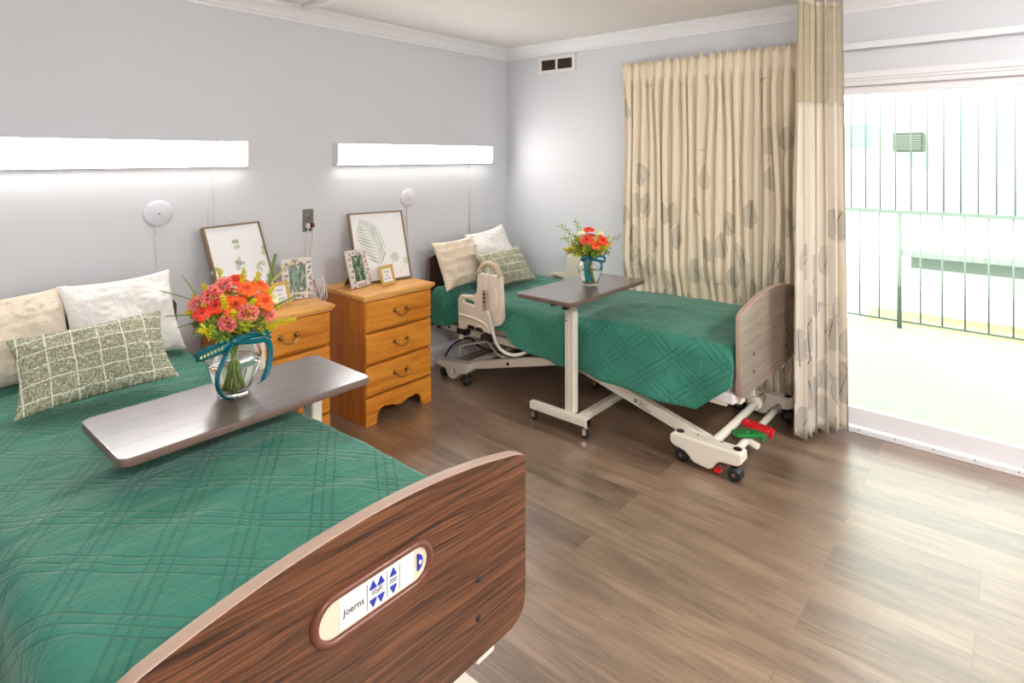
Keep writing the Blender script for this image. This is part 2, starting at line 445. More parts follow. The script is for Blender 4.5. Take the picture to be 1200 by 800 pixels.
# ------------------------------------------------------------------ room shell
HC = 2.44; XL, YF = -5.1, -4.9
struct('floor', MB().box((XL, YF, -.05), (.0, 0, 0)), 'floor_planks')
struct('ceiling', MB().box((XL-.1, YF-.1, HC), (.14, .1, HC+.1)), 'ceiling_paint')
struct('wall_back', MB().box((XL-.1, 0, -.05), (.14, .12, HC)), 'wall_paint')
DY0, DY1, DZ = -2.43, -4.35, 1.99
struct('wall_right', MB().box((0, 0, -.05), (.14, DY0, HC)).box((0, DY0, DZ), (.14, DY1, HC)).box((0, DY1, -.05), (.14, YF-.1, HC)), 'wall_paint')
struct('wall_left', MB().box((XL-.1, 0, -.05), (XL, YF-.1, HC)), 'wall_paint')
struct('wall_front', MB().box((XL, YF-.1, -.05), (0, YF, HC)), 'wall_paint')
def baseb(name, p0, p1, nrm):
    mb = MB(); p0, p1, nrm = Vector(p0), Vector(p1), Vector(nrm)
    prof = [(0, 0), (.014, 0), (.014, .105), (.011, .118), (.006, .124), (.005, .136), (0, .138)]
    vs = [p+nrm*a+Vector((0, 0, z)) for p in (p0, p1) for a, z in prof]; n = len(prof)
    mb.add(vs, [(i, i+1, n+i+1, n+i) for i in range(n-1)]); struct(name, mb, 'trim_white')
baseb('baseboard_back', (XL, 0, 0), (0, 0, 0), (0, -1, 0))
baseb('baseboard_right', (0, 0, 0), (0, DY0-.0, 0), (-1, 0, 0))
baseb('baseboard_left', (XL, YF, 0), (XL, 0, 0), (1, 0, 0))
CP = [(0, -.085), (.010, -.085), (.012, -.072), (.020, -.066), (.024, -.062), (.026, -.056), (.034, -.046), (.050, -.030), (.062, -.022), (.066, -.020), (.070, -.012), (.078, -.010), (.080, 0)]
def crown(name, p0, p1, nrm, m0, m1):
    mb = MB(); p0, p1, nrm = Vector(p0), Vector(p1), Vector(nrm); d = (p1-p0).normalized(); n = len(CP)
    vs = [p0+nrm*a+d*a*m0+Vector((0, 0, z)) for a, z in CP]+[p1+nrm*a-d*a*m1+Vector((0, 0, z)) for a, z in CP]
    mb.add(vs, [(i, i+1, n+i+1, n+i) for i in range(n-1)]); struct(name, mb, 'trim_white')
crown('trim_1', (XL, 0, HC), (0, 0, HC), (0, -1, 0), 1, 1)
crown('trim_2', (0, 0, HC), (0, YF, HC), (-1, 0, 0), 1, 1)
crown('trim_3', (XL, YF, HC), (XL, 0, HC), (1, 0, 0), 1, 1)
crown('trim_4', (0, YF, HC), (XL, YF, HC), (0, 1, 0), 1, 1)
# door head casing on the wall, stepped
mb = MB().box((-.018, DY0+.06, DZ-.005), (0, DY1-.06, DZ+.03)).box((-.012, DY0+.06, DZ-.02), (0, DY1-.06, DZ-.005))
struct('trim_5', mb, 'door_white', bevel=.003)

# sliding door
door = bpy.data.objects.new('door_1', None); C.objects.link(door); door['kind'] = 'structure'; door.location = (.07, -3.39, 0)
def dl(p): return (p[0]-.07, p[1]+3.39, p[2])
mb = MB().box(dl((.0, DY0, 1.945)), dl((.14, DY1, DZ))).box(dl((0, DY0, -.05)), dl((.14, DY0-.035, DZ))).box(dl((0, DY1, -.05)), dl((.14, DY1+.035, DZ)))
mb.box(dl((-.0, DY0, -.05)), dl((.17, DY1, .012))).box(dl((.0, DY0, .012)), dl((.012, DY1, .026))).box(dl((.14, DY0, .012)), dl((.15, DY1, .04)))
obj('door_frame', mb, 'door_white', door, bevel=.003)
for k, (ya, yb, xx) in enumerate(((DY0-.035, -3.43, .055), (-3.38, DY1+.035, .095))):
    mb = MB().box(dl((xx-.018, ya, .026)), dl((xx+.018, yb, .125))).box(dl((xx-.018, ya, 1.90)), dl((xx+.018, yb, 1.945)))
    mb.box(dl((xx-.018, ya, .125)), dl((xx+.018, ya-.065, 1.90))).box(dl((xx-.018, yb+.065, .125)), dl((xx+.018, yb, 1.90)))
    p = obj('sliding_panel', mb, 'door_white', door, bevel=.004)
    obj('glass_pane', MB().box(dl((xx-.003, ya-.06, .12)), dl((xx+.003, yb+.06, 1.905))), 'door_glass', p)
mb = MB()
for i in range(9): mb.cyl(dl((-.002, -2.62-i*.17, .02)), dl((.0, -2.62-i*.17, .02)), .004, 8)
obj('track_screw', mb, 'grey_dot', door)['kind'] = 'stuff'

# ------------------------------------------------------------------ outside
struct('balcony_floor', MB().box((.14, -8, -.16), (2.86, 3, -.045)), 'balcony_concrete')
rl = thing('balcony_railing', 'pale green metal balcony railing with thin upright bars', 'railing', (2.75, -2.5, -.045))
def rr(p): return (p[0]-2.75, p[1]+2.5, p[2]+.045)
obj('top_rail', MB().box(rr((2.73, -7, 1.015)), rr((2.77, 2.5, 1.05))), 'balcony_metal', rl)
obj('bottom_rail', MB().box(rr((2.74, -7, .012)), rr((2.76, 2.5, .028))), 'balcony_metal', rl)
for i in range(-8, 14):
    y = -2.128-.162*i
    if i in (2, 9, -5): obj('post', MB().cyl(rr((2.75, y, -.045)), rr((2.75, y, 1.02)), .02, 10), 'balcony_metal', rl)
    else: obj('baluster', MB().cyl(rr((2.75, y, .02)), rr((2.75, y, 1.02)), .0075, 8), 'balcony_metal', rl)
bs = thing('window_bars', 'tall thin security bars rising above the balcony railing', 'security bars', (2.80, -2.5, 1.05))
obj('bar_frame', MB().box((-.01, -4.5, 1.6), (.01, 5, 1.63)), 'balcony_metal', bs)
for i in range(-6, 22):
    y = -2.052-.122*i; obj('bar', MB().cyl((-.03, y+2.5, -.02), (-.03, y+2.5, 1.61), .0085, 8), 'balcony_metal', bs)
bl = thing('neighbouring_building', 'bright white stucco building across the yard beyond the balcony', 'building', (6, -3, -3))
def bb(p): return (p[0]-6, p[1]+3, p[2]+3)
obj('wall', MB().box(bb((6, -10, -3)), bb((8, 4, 4.5))), 'stucco_white', bl)
w = obj('window', MB().box(bb((5.95, -1.78, 1.60)), bb((6.0, -1.0, 2.07))), 'stucco_white', bl)
obj('pane', MB().box(bb((5.94, -1.72, 1.66)), bb((5.955, -1.06, 2.01))), 'window_blue', w)
obj('ledge', MB().box(bb((5.45, -10, .24)), bb((6.0, -2.1, .31))), 'ledge_green', bl)
obj('soffit_beam', MB().box(bb((5.7, -10, .06)), bb((6.0, -2.2, .24))), 'ledge_green', bl)
st = MB().bar(bb((5.9, 1.2, -.6)), bb((5.9, -2.5, 1.95)), .10, .16)
obj('pilaster', MB().box(bb((5.6, -1.62, -.8)), bb((5.8, -1.46, .95))), 'stucco_white', bl, bevel=.01)
struct('yard_ground', MB().box((2.9, -14, -3.1), (6, 8, -3.0)), 'balcony_concrete')
tag(obj('planter_strip', MB().box((5.2, -10, -1.1), (5.6, -1.75, -.5)), 'dry_grass', bevel=.04), 'long yellowish planted strip along the foot of the white building', 'planter')
ac = thing('air_conditioner', 'weathered grey air conditioner jutting from the white building wall', 'air conditioner', (5.85, -2.16, 1.61))
obj('housing', MB().box((-.15, -.17, 0), (.15, .17, .26)), 'ac_grey', ac, bevel=.01)
mb = MB()
for i in range(9): mb.box((-.158, -.15, .03+i*.023), (-.15, .15, .04+i*.023))
obj('grille', mb, 'ledge_green', ac)

# ------------------------------------------------------------------ wall things
def bed_light(x0, x1, label, cord_x, cords, cend, fastener):
    z0, z1 = 1.494, 1.632; t = thing('bed_light', label, 'wall light', ((x0+x1)/2, 0, z0), 0, 'wall lights over the beds')
    L = (x1-x0)/2
    obj('housing', MB().box((-L+.006, -.022, 0), (L-.006, -.001, .137)).box((-L+.006, -.056, .1335), (L-.006, -.022, .137)), 'white_plastic', t, bevel=.002)
    d = MB(); pr = [(-.022, .004), (-.050, .004), (-.058, .012), (-.060, .025), (-.060, .125), (-.056, .133)]
    n = len(pr); vs = [(x, y, z) for x in (-L+.004, L-.004) for y, z in pr]
    d.add(vs, [(i, i+1, n+i+1, n+i) for i in range(n-1)]); obj('diffuser', d, 'lit_diffuser', t)
    for sx in (-1, 1):
        me = curve_mesh([[(-.0, 0), (-.052, 0), (-.061, .010), (-.061, .138), (0, .138)]], .006, .001)
        obj('end_cap', MB().mesh(me, YZ(sx*(L-.003))), 'white_plastic', t)
    mb = MB().box((-L, -.036, -.001), (L, -.0, .003)); obj('bottom_lip', mb, 'white_plastic', t)
    obj('top_lip', MB().box((-L, -.02, .138), (L, -.0, .141)), 'white_plastic', t)
    for cx_ in cords:
        c = obj('pull_cord', MB().tube([(cx_-(x0+x1)/2, -.012, 0), (cx_-(x0+x1)/2+.002, -.010, (cend-z0)*.5), (cx_-(x0+x1)/2, -.010, cend-z0)], .0018, 6), 'cord_white', t)
    obj('latch', MB().box((fastener-.012, -.045, .137), (fastener+.012, -.025, .146)), 'white_plastic', t)
    obj('latch', MB().cyl((fastener+.04, -.035, .137), (fastener+.04, -.035, .146), .007, 8), 'white_plastic', t)
bed_light(-3.62, -2.238, 'longer-looking lit white wall light above the near left bed', 0, (-2.435, -2.405), 1.12, .55)
bed_light(-1.675, -.238, 'lit white wall light above the far bed beside the corner', 0, (-.456, -.450), .95, -.60)

def disc(x, z, label, r):
    t = thing('call_disc', label, 'wall disc', (x, 0, z), 0, 'round discs on the back wall')
    obj('disc', MB().lathe([(0, .022), (r*.80, .020), (r*.96, .016), (r, .009), (r*.98, 0), (0, 0)], (0, 0, 0), 40, axis=(0, -1, 0)), 'disc_grey', t)
    obj('indicator', MB().lathe([(0, .0245), (.004, .0245), (.0045, .020)], (0, 0, 0), 12, axis=(0, -1, 0)), 'grey_dot', t)
    p = smooth_path([(-.012, -.012, -r*.9), (-.012, -.012, -.12), (-.010, -.013, -.20), (-.002, -.012, -.28), (.006, -.01, -.36), (.004, -.01, -.52)])
    c = obj('hanging_cord', MB().tube(p, .003, 6), 'cord_white', t)
    obj('cord_clip', MB().box((-.018, -.02, -.135), (-.005, -.004, -.122)), 'white_plastic', c, bevel=.002)
disc(-2.674, 1.262, 'round white wall disc with hanging cord above the near bed cushions', .066)
disc(-1.070, 1.255, 'smaller-looking round white wall disc above the fern print', .063)

t = thing('wall_outlet', 'metal wall outlet plate between the two nightstands', 'outlet', (-1.845, 0, 1.16))
obj('plate', MB().box((-.036, -.006, -.068), (.036, 0, .068)), 'steel_plate', t, bevel=.003)
for dz in (.03, -.03): obj('socket', MB().lathe([(0, .010), (.014, .010), (.016, .006)], (0, 0, dz), 16, axis=(0, -1, 0)), 'plug_brown' if dz < 0 else 'steel_plate', t)
for k, dx, lab in ((0, -.016, 'pale power cord plugged into the left of the wall outlet'), (1, .014, 'pale power cord with brown plug at the right of the wall outlet')):
    t = thing('power_cord', lab, 'cord', (-1.845+dx, -.012, 1.13))
    obj('plug', MB().box((-.009, -.03, -.014), (.009, 0, .014)), ['cord_white', 'plug_brown'][k], t, bevel=.003); t['group'] = 'cords at the outlet'
    pts = smooth_path([(0, -.02, -.012), (-.004*(1-2*k), -.012, -.10), (.006*(1-2*k)-.004, .002, -.25), (-.012, .0, -.38), (-.01, .0, -.6)])
    obj('cable', MB().tube(pts, .0032, 6), 'cord_white', t)
mb = MB()
for k in range(7):
    r = .052+.006*k*.5; cx_ = -.01+.006*k
    pts = [(cx_+.008*math.sin(a*2+k), math.cos(a)*r*.9, math.sin(a)*r*1.1) for a in [2*PI*i/28 for i in range(28)]]
    mb.tube(pts, .0036, 6, closed=True)
mb.tube(smooth_path([(0, .02, -.05), (0, .04, -.2), (.0, .05, -.45), (0, .05, -.75)]), .0036, 6)
tag(obj('cord_coil', mb, 'cord_white', loc=(-1.905, -.20, .775)), 'looped bundle of cord bulging between the two nightstands', 'cord coil')

t = thing('wall_vent', 'white wall vent with dark louvres under the crown moulding', 'vent', (0, -.53, 2.275))
me = curve_mesh([[(-.178, -.066), (.178, -.066), (.178, .066), (-.178, .066)], [(-.148, -.04), (-.01, -.04), (-.01, .04), (-.148, .04)], [(.01, -.04), (.148, -.04), (.148, .04), (.01, .04)]], .012, .003)
obj('grille_frame', MB().mesh(me, YZ(-.006)), 'vent_white', t)
obj('duct', MB().box((-.0025, -.15, -.042), (-.0005, .15, .042)), 'duct_dark', t)
for c in (-.079, .079):
    for i in range(9):
        z = -.036+i*.009; m = basis((1, 0, 0), (0, 1, 0), (0, 0, 1), (-.006, c, z)) @ Matrix.Rotation(.6, 4, 'Y')
        obj('slat', MB().box((-.004, -.068, -.0008), (.004, .068, .0008), 0, m), 'duct_dark', t)

# curtain rod along the right wall
t = thing('curtain_rod', 'long white curtain rod fixed high along the window wall', 'curtain rod', (-.040, -2.7, 2.16))
obj('rod', MB().box((-.012, -1.75, -.018), (.004, 1.56, .018)), 'white_plastic', t, bevel=.003)
for y in (1.5, -.2, -1.7): obj('bracket', MB().box((0, y-.012, -.012), (.040, y+.012, .012)), 'white_plastic', t, bevel=.003)

def curtain_path(y0, y1, folds, amp, x0):
    pts = []; n = folds*14
    for i in range(n+1):
        t = i/n; ph = t*folds*2*PI
        a = amp*(.7+.5*nz(t*folds*.7, 3.1)); pts.append((x0+a*math.sin(ph+.8*nz(t*9, 1)), y0+(y1-y0)*t+.010*math.sin(ph*2+1)+.012*nz(t*folds*.5, 8)))
    return pts
def curtain(name, label, y0, y1, zt, zb, folds, amp, x0):
    base = curtain_path(y0, y1, folds, amp, x0); arc = [0]
    for a, b in zip(base, base[1:]): arc.append(arc[-1]+math.dist(a, b))
    W = arc[-1]; n = len(base)-1; nv = 60
    t = thing(name, label, 'curtain', (x0, (y0+y1)/2, zb))
    ym = (y0+y1)/2
    def fn(u, v):
        i = round(u*n); x, y = base[i]; z = zb+(zt-zb)*v; top = zt-z
        # gathered heading: tight pleats at the top 9 cm
        g = max(0, 1-abs(top-.105)/.045); flare = max(0, 1-top/.10)
        a = (x-x0)
        k = (1-.75*g)*(1 if top > .12 else .45)
        hf = .40*math.sin(u*folds*4*PI+.5)*amp*(flare*.9)
        yy = y+.006*math.sin(z*4+u*30)+(.016*nz(u*12, z*1.3, 4))*(1 if top > .2 else .4)
        if u < .10: yy += -(.10-u)/.10*.030*max(0, math.sin(min(1, max(0, top)/.9)*PI))
        xx = x0+a*k+hf+.006*nz(u*20, z*2)
        zz = z+(.022*nz(u*folds*1.7, 5) if v == 1 else 0)+(.008*math.sin(u*folds*6) if v == 1 else 0)
        q = max(0, min(1, (.80-z)/.15)); xx = xx*(1-q)+(-.034+(xx-x0)*.75)*q
        return (min(xx, -.006)-x0, yy-ym, zz-zb), (arc[i]+.3, z)
    obj('curtain_panel', MB().grid(n, nv, fn), 'leaf_curtain', t, solid=.0015)
    return t
curtain('window_curtain', 'long cream leaf-print curtain gathered on the rod behind the far bed', -1.165, -2.40, 2.205, .03, 21, .032, -.074)

# privacy curtain hanging from the ceiling track
t = thing('privacy_curtain', 'pale leaf-print privacy curtain with netting top hanging by the glass door', 'curtain', (-.2, -2.46, .03))
path = smooth_path([(-.325, -2.395, 0), (-.24, -2.42, 0), (-.15, -2.475, 0), (-.085, -2.555, 0)], 40)
pp = []; L = len(path); nf = 6
for i, p in enumerate(path):
    a = i/(L-1); q = path[min(i+1, L-1)]-path[max(i-1, 0)]; nn = Vector((-q.y, q.x, 0)).normalized()
    pp.append((p, nn, q.normalized(), a))
def pcurt(v0, v1, nv, z0, z1, widen):
    def fn(u, v):
        i = min(int(round(u*(L-1))), L-1); p, nn, tt, a = pp[i]; z = z0+(z1-z0)*v
        zz = (z-.03)/2.37; am = .034*(1.12-.42*zz)*(.75+.5*nz(a*5, 2.2))
        off = nn*am*(math.sin(a*nf*2*PI+.25*math.sin(z*2.1)+1.2*nz(a*3, 7))+.35*math.sin(a*nf*4.6*PI+1)) + tt*.008*math.sin(a*nf*4*PI)
        sp = (a-.5)*.055*(1-zz)
        q = p+off+tt*sp
        e = .012*math.sin(a*nf*2*PI*1.0)*(1 if v == 0 and z0 < .1 else 0)
        return (q.x+.2, q.y+2.46, z-.03+e), (a*1.35, z)
    return MB().grid(L-1, nv, fn)
obj('leaf_fabric', pcurt(0, 1, 40, .035, 1.845, 1), 'leaf_privacy', t, solid=.0015)
nt = obj('netting', pcurt(0, 1, 14, 1.84, 2.405, 1), 'curtain_net', t)
obj('top_hem', pcurt(0, 1, 2, 2.385, 2.412, 1), 'leaf_privacy', t, solid=.002)
tr = [(-1.91, -.10, 0), (-1.91, -1.8, 0), (-1.905, -2.1, 0), (-1.85, -2.28, 0), (-1.70, -2.37, 0), (-1.5, -2.385, 0), (-.5, -2.385, 0)] + [tuple(p) for p in path[::20]] + [(-.03, -2.66, 0)]
mb = MB(); pts = [Vector(p) for p in tr]
for a, b in zip(pts, pts[1:]): mb.bar(a, b+(b-a).normalized()*.004, .030, .022)
tr_o = obj('ceiling_track', mb, 'white_plastic', loc=(0, 0, HC-.0115)); tag(tr_o, 'white ceiling curtain track starting at the crown moulding', 'curtain track')

# ------------------------------------------------------------------ nightstands
def nightstand(x0, x1, label):
    cx_ = (x0+x1)/2; W = (x1-x0)/2; D = .43; t = thing('nightstand', label, 'nightstand', (cx_, -.02, 0), 0, 'oak nightstands between the beds')
    # body: sides, back, bottom, rails
    mb = MB().box((-W, -D, 0), (-W+.018, 0, .715)).box((W-.018, -D, 0), (W, 0, .715)).box((-W+.018, -.012, .06), (W-.018, 0, .715)).box((-W+.018, -D+.02, .12), (W-.018, -.012, .135)).box((-W+.018, -D+.006, .70), (W-.018, -.012, .715))
    for z in (.345, .53): mb.box((-W+.018, -D+.006, z-.006), (W-.018, -D+.05, z+.006))
    obj('case', mb, 'oak_side', t, bevel=.002)
    w = W
    ol = [(-w, 0), (-w, .160), (w, .160), (w, 0), (w-.075, 0)]
    cur = [(w-.075, .005), (w-.082, .03), (w-.088, .052), (w-.10, .066), (w-.12, .074), (w-.135, .082), (w-.15, .082), (w-.165, .078), (w-.19, .082), (w-.215, .088), (0+.0, .070)]
    half = [(w-.068, 0), (w-.080, .012), (w-.080, .042), (w-.092, .068), (w-.115, .082), (w-.135, .084), (w-.150, .078), (w-.170, .078), (w-.195, .074), (w-.22, .062), (.0, .058)]
    ol = [(-w, 0), (-w, .158), (w, .158), (w, 0)] + half + [(-x, z) for x, z in half[::-1][1:]]
    obj('apron', MB().mesh(curve_mesh([ol], .020, .0025), XZ(-D-.0085)), 'oak_front', t)
    # top with stepped moulding
    tm = MB().box((-W-.022, -D-.032, .728), (W+.022, .0, .750)).box((-W-.012, -D-.022, .715), (W+.012, .0, .728))
    obj('top', tm, 'oak_top', t, bevel=.005, seg=3)
    for z0, z1 in ((.165, .342), (.350, .527), (.535, .712)):
        z1 -= .002; d = MB()
        fw = W; y = -D; b = .014
        vs = [(-fw, y, z0), (fw, y, z0), (fw, y, z1), (-fw, y, z1), (-fw, y-.010, z0), (fw, y-.010, z0), (fw, y-.010, z1), (-fw, y-.010, z1), (-fw+.004, y-.020, z0+b), (fw-.004, y-.020, z0+b), (fw-.004, y-.020, z1-.004), (-fw+.004, y-.020, z1-.004)]
        d.add(vs, [(3, 2, 1, 0), (0, 1, 5, 4), (1, 2, 6, 5), (2, 3, 7, 6), (3, 0, 4, 7), (4, 5, 9, 8), (5, 6, 10, 9), (6, 7, 11, 10), (7, 4, 8, 11), (8, 9, 10, 11)])
        dr = obj('drawer', d, 'oak_front', t, bevel=.0025)
        zc = (z0+z1)/2+.012; h = MB(); yy = y-.020
        for sx in (-1, 1):
            h.lathe([(.0135, 0), (.0125, .004), (.006, .006), (.0055, .014), (.010, .018), (.0105, .024), (.006, .029), (0, .030)], (sx*.044, yy, zc), 18, axis=(0, -1, 0))
        h.tube(smooth_path([(-.044, yy-.020, zc), (-.038, yy-.026, zc-.018), (-.018, yy-.028, zc-.030), (0, yy-.028, zc-.033), (.018, yy-.028, zc-.030), (.038, yy-.026, zc-.018), (.044, yy-.020, zc)]), .0035, 8)
        obj('handle', h, 'brass', dr)
    return t
nightstand(-2.475, -1.985, 'oak nightstand beside the near bed behind the orange bouquet')
nightstand(-1.755, -1.262, 'oak nightstand in full view beside the head of the far bed')

# ------------------------------------------------------------------ framed prints
def quad_frame(BL, BR, TL):
    BL, BR, TL = map(Vector, (BL, BR, TL)); ex = (BR-BL); W = ex.length; ex.normalize(); up = TL-BL; up -= ex*up.dot(ex); H = up.length; up.normalize()
    return basis(ex, up, ex.cross(up), BL), W, H
def rot_thing(name, label, cat, m, group=None):
    o = bpy.data.objects.new(name, None); C.objects.link(o); o.matrix_world = m; o.empty_display_size = .05; return tag(o, label, cat, group)
def frame_ring(W, H, b, th):
    return curve_mesh([[(0, 0), (W, 0), (W, H), (0, H)], [(b, b), (W-b, b), (W-b, H-b), (b, H-b)]], th, .001)
def leaf(mb, p, ang, l, w, mi, z):
    c, s_ = math.cos(ang), math.sin(ang); vs = []
    prof = [(0, 0), (.25, .8), (.55, 1), (.85, .6), (1, 0), (.85, -.6), (.55, -1), (.25, -.8)]
    for a, b in prof: x, y = a*l, b*w/2; vs.append((p[0]+x*c-y*s_, p[1]+x*s_+y*c, z))
    mb.add(vs, [tuple(range(8))], mi=mi)
def print_frame(m, W, H, label, kind):
    t = rot_thing('framed_print', label, 'framed print', m, 'leaf prints leaning on the wall')
    obj('frame', MB().mesh(frame_ring(W, H, .009, .028), Matrix.Translation((0, 0, -.010))), 'frame_brown', t)
    mb = MB().box((.006, .006, -.018), (W-.006, H-.006, -.004)); z = -.0035
    rnd = random.Random(4)
    if kind == 'eucalyptus':
        for s0, ang, n, r in (((.5, .08), 1.57, 10, .030), ((.46, .1), 2.05, 11, .034), ((.55, .1), 1.1, 10, .036), ((.42, .12), 2.5, 7, .028), ((.6, .12), .65, 6, .03), ((.5, .1), 1.8, 6, .036)):
            x, y = s0[0]*W, s0[1]*H
            for k in range(n):
                x += math.cos(ang)*.031; y += math.sin(ang)*.031; ang += rnd.uniform(-.12, .12)
                for sd in (-1, 1):
                    if rnd.random() < .8 and .05*W < x < .93*W and .04*H < y < .93*H: leaf(mb, (x, y), ang+sd*.9, r*rnd.uniform(.5, 1), r*.85, 1+(rnd.random() < .35), z+k*.00004)
    else:
        # a fern frond curling to the upper left, a second one at the lower right
        def frond(x, y, ang, bend, n, step, l0):
            for k in range(n):
                x2 = x+math.cos(ang)*step; y2 = y+math.sin(ang)*step
                leaf(mb, (x, y), ang, step*1.1, .003, 2, z); x, y = x2, y2; ang += bend
                ll = l0*math.sin(PI*min(1, (k+1.6)/(n+1)))
                for sd in (-1, 1):
                    if k > 2:
                        leaf(mb, (x, y), ang+sd*(.72 if sd < 0 else .85), ll, .012, 1+(rnd.random() < .3), z+.00003*k)
        frond(.50*W, .02*H, 1.66, .026, 16, .0255, .125)
        frond(.60*W, .10*H, 1.1, -.01, 7, .02, .05); frond(.78*W, .08*H, .8, .02, 6, .02, .05)
    obj('print', mb, ['paper_white', 'leaf_print', 'leaf_print_dark'], t)
NT = .751
m, W, H = quad_frame((-2.455, -.245, NT+.012), (-2.10, -.165, NT+.012), (-2.560, -.095, 1.18)); print_frame(m, W*.955, H, 'large tilted eucalyptus print leaning on the wall behind the bouquet', 'eucalyptus')
m, W, H = quad_frame((-1.628, -.205, NT+.008), (-1.262, -.272, NT+.008), (-1.600, -.065, 1.186)); print_frame(m, W*1.02, H, 'large fern print leaning on the wall on the right nightstand', 'fern')

def carved_frame(m, W, H, label, seed, easel=True):
    t = rot_thing('photo_frame', label, 'photo frame', m, 'carved photo frames'); b = .036; rnd = random.Random(seed)
    mb = MB().mesh(curve_mesh([[(0, 0), (W, 0), (W, H), (0, H)], [(b, b), (W-b, b), (W-b, H-b), (b, H-b)]], .018, .003), Matrix.Translation((0, 0, .0)))
    # scrolled carving: dark brown curls let into the white face
    def curl(x, y, r, a0, sweep, tk):
        n = 9; vs = []
        for i in range(n+1):
            u = i/n; a = a0+sweep*u; R = r*(1-.45*u); k = tk*math.sin(PI*u)*.5+.0003
            for sg in (-1, 1): vs.append((x+(R+sg*k)*math.cos(a), y+(R+sg*k)*math.sin(a), .0096))
        mb.add(vs, [(2*i, 2*i+1, 2*i+3, 2*i+2) for i in range(n)], mi=1)
    per = [(b/2, y) for y in [H*k/7+.008 for k in range(7)]]+[(W-b/2, y) for y in [H*k/7+.008 for k in range(7)]]+[(x, H-b/2) for x in [b+k*(W-2*b)/4 for k in range(1, 4)]]+[(x, b/2) for x in [b+k*(W-2*b)/4 for k in range(1, 4)]]
    for x, y in per:
        y = min(max(y, .012), H-.012)
        curl(x, y, .0125, rnd.uniform(0, 6.28), rnd.choice((-1, 1))*rnd.uniform(2.8, 4.6), .0052); curl(x+.006, y-.010, .009, rnd.uniform(0, 6.28), 3.5, .004)
        curl(x+rnd.uniform(-.006, .006), y+rnd.uniform(-.006, .006), .006, rnd.uniform(0, 6.28), 3, .003)
    obj('frame', mb, ['carved_white', 'carved_brown'], t)
    ph = MB(); ph.grid(1, 1, lambda u, v: ((b-.002+u*(W-2*b+.004), b-.002+v*(H-2*b+.004), -.002), (u+seed, v)), smooth=False); obj('photograph', ph, 'photo_print', t)
    obj('backing', MB().box((.006, .006, -.010), (W-.006, H-.006, -.0045)), 'easel_brown', t)
    if easel:
        mi_ = m.inverted(); foot = Vector(m @ Vector((W*.5, 0, 0))); back = m.to_3x3() @ Vector((0, 0, -1)); back.z = 0; back.normalize()
        f = foot+back*.115; f.z = NT+.004; a = mi_ @ f; tp = Vector((W*.5, H*.62, -.012))
        e = MB(); e.add([tp+Vector((-.006, 0, 0)), tp+Vector((.006, 0, 0)), a+Vector((.030, 0, 0)), a+Vector((-.030, 0, 0)), tp+Vector((-.006, -.004, -.004)), tp+Vector((.006, -.004, -.004)), a+Vector((.030, .0, -.006)), a+Vector((-.030, .0, -.006))], [(0, 1, 2, 3), (7, 6, 5, 4), (0, 4, 5, 1), (1, 5, 6, 2), (2, 6, 7, 3), (3, 7, 4, 0)])
        obj('easel_leg', e, 'easel_brown', t)
m, W, H = quad_frame((-2.124, -.228, NT+.003), (-1.968, -.258, NT+.003), (-2.165, -.175, .975)); carved_frame(m, .165, .225, 'white carved photo frame on the near nightstand, partly hidden by the bouquet', 3)
m, W, H = quad_frame((-1.712, -.270, NT+.003), (-1.545, -.236, NT+.003), (-1.752, -.215, .975)); carved_frame(m, .165, .228, 'white carved photo frame on the right nightstand before the fern print', 9)
def gold(m, W, H, label):
    t = rot_thing('card_frame', label, 'photo frame', m, 'small gold card frames'); b = .017
    mb = MB().mesh(curve_mesh([[(0, 0), (W, 0), (W, H), (0, H)], [(b, b), (W-b, b), (W-b, H-b), (b, H-b)]], .010, .002))
    n = 14
    for k in range(n):
        for p in ((W*(k+.5)/n, 0), (W*(k+.5)/n, H), (0, H*(k+.5)/n), (W, H*(k+.5)/n)): mb.lathe([(0, .003), (.0028, .0015), (.003, -.002), (0, -.003)], (p[0], p[1], 0), 8)
    obj('frame', mb, 'gold_frame', t)
    cm = MB().box((b-.002, b-.002, -.004), (W-b+.002, H-b+.002, -.001)); c = obj('card', cm, 'paper_white', t)
    for txt, yy, sz in (('Thank', .68, .017), ('you', .50, .015), ('beautiful', .32, .015)):
        obj('lettering', MB().mesh(curve_mesh(None, .0006, 0, txt, sz), Matrix.Translation((W/2, H*yy, -.0006))), 'ink_grey', c)
    mi_ = m.inverted(); foot = Vector(m @ Vector((W*.5, 0, 0))); back = m.to_3x3() @ Vector((0, 0, -1)); back.z = 0; back.normalize()
    f = foot+back*.06; f.z = NT+.003; a = mi_ @ f
    obj('easel_leg', MB().bar((W/2, H*.6, -.006), a, .02, .003), 'easel_brown', t)
m, W, H = quad_frame((-2.243, -.335, NT+.004), (-2.128, -.318, NT+.004), (-2.262, -.300, .875)); gold(m, .118, .125, 'small gold card frame on the near nightstand just behind the bouquet')
m, W, H = quad_frame((-1.541, -.338, NT+.004), (-1.415, -.318, NT+.004), (-1.560, -.305, .868)); gold(m, .118, .118, 'small gold card frame standing at the foot of the fern print')

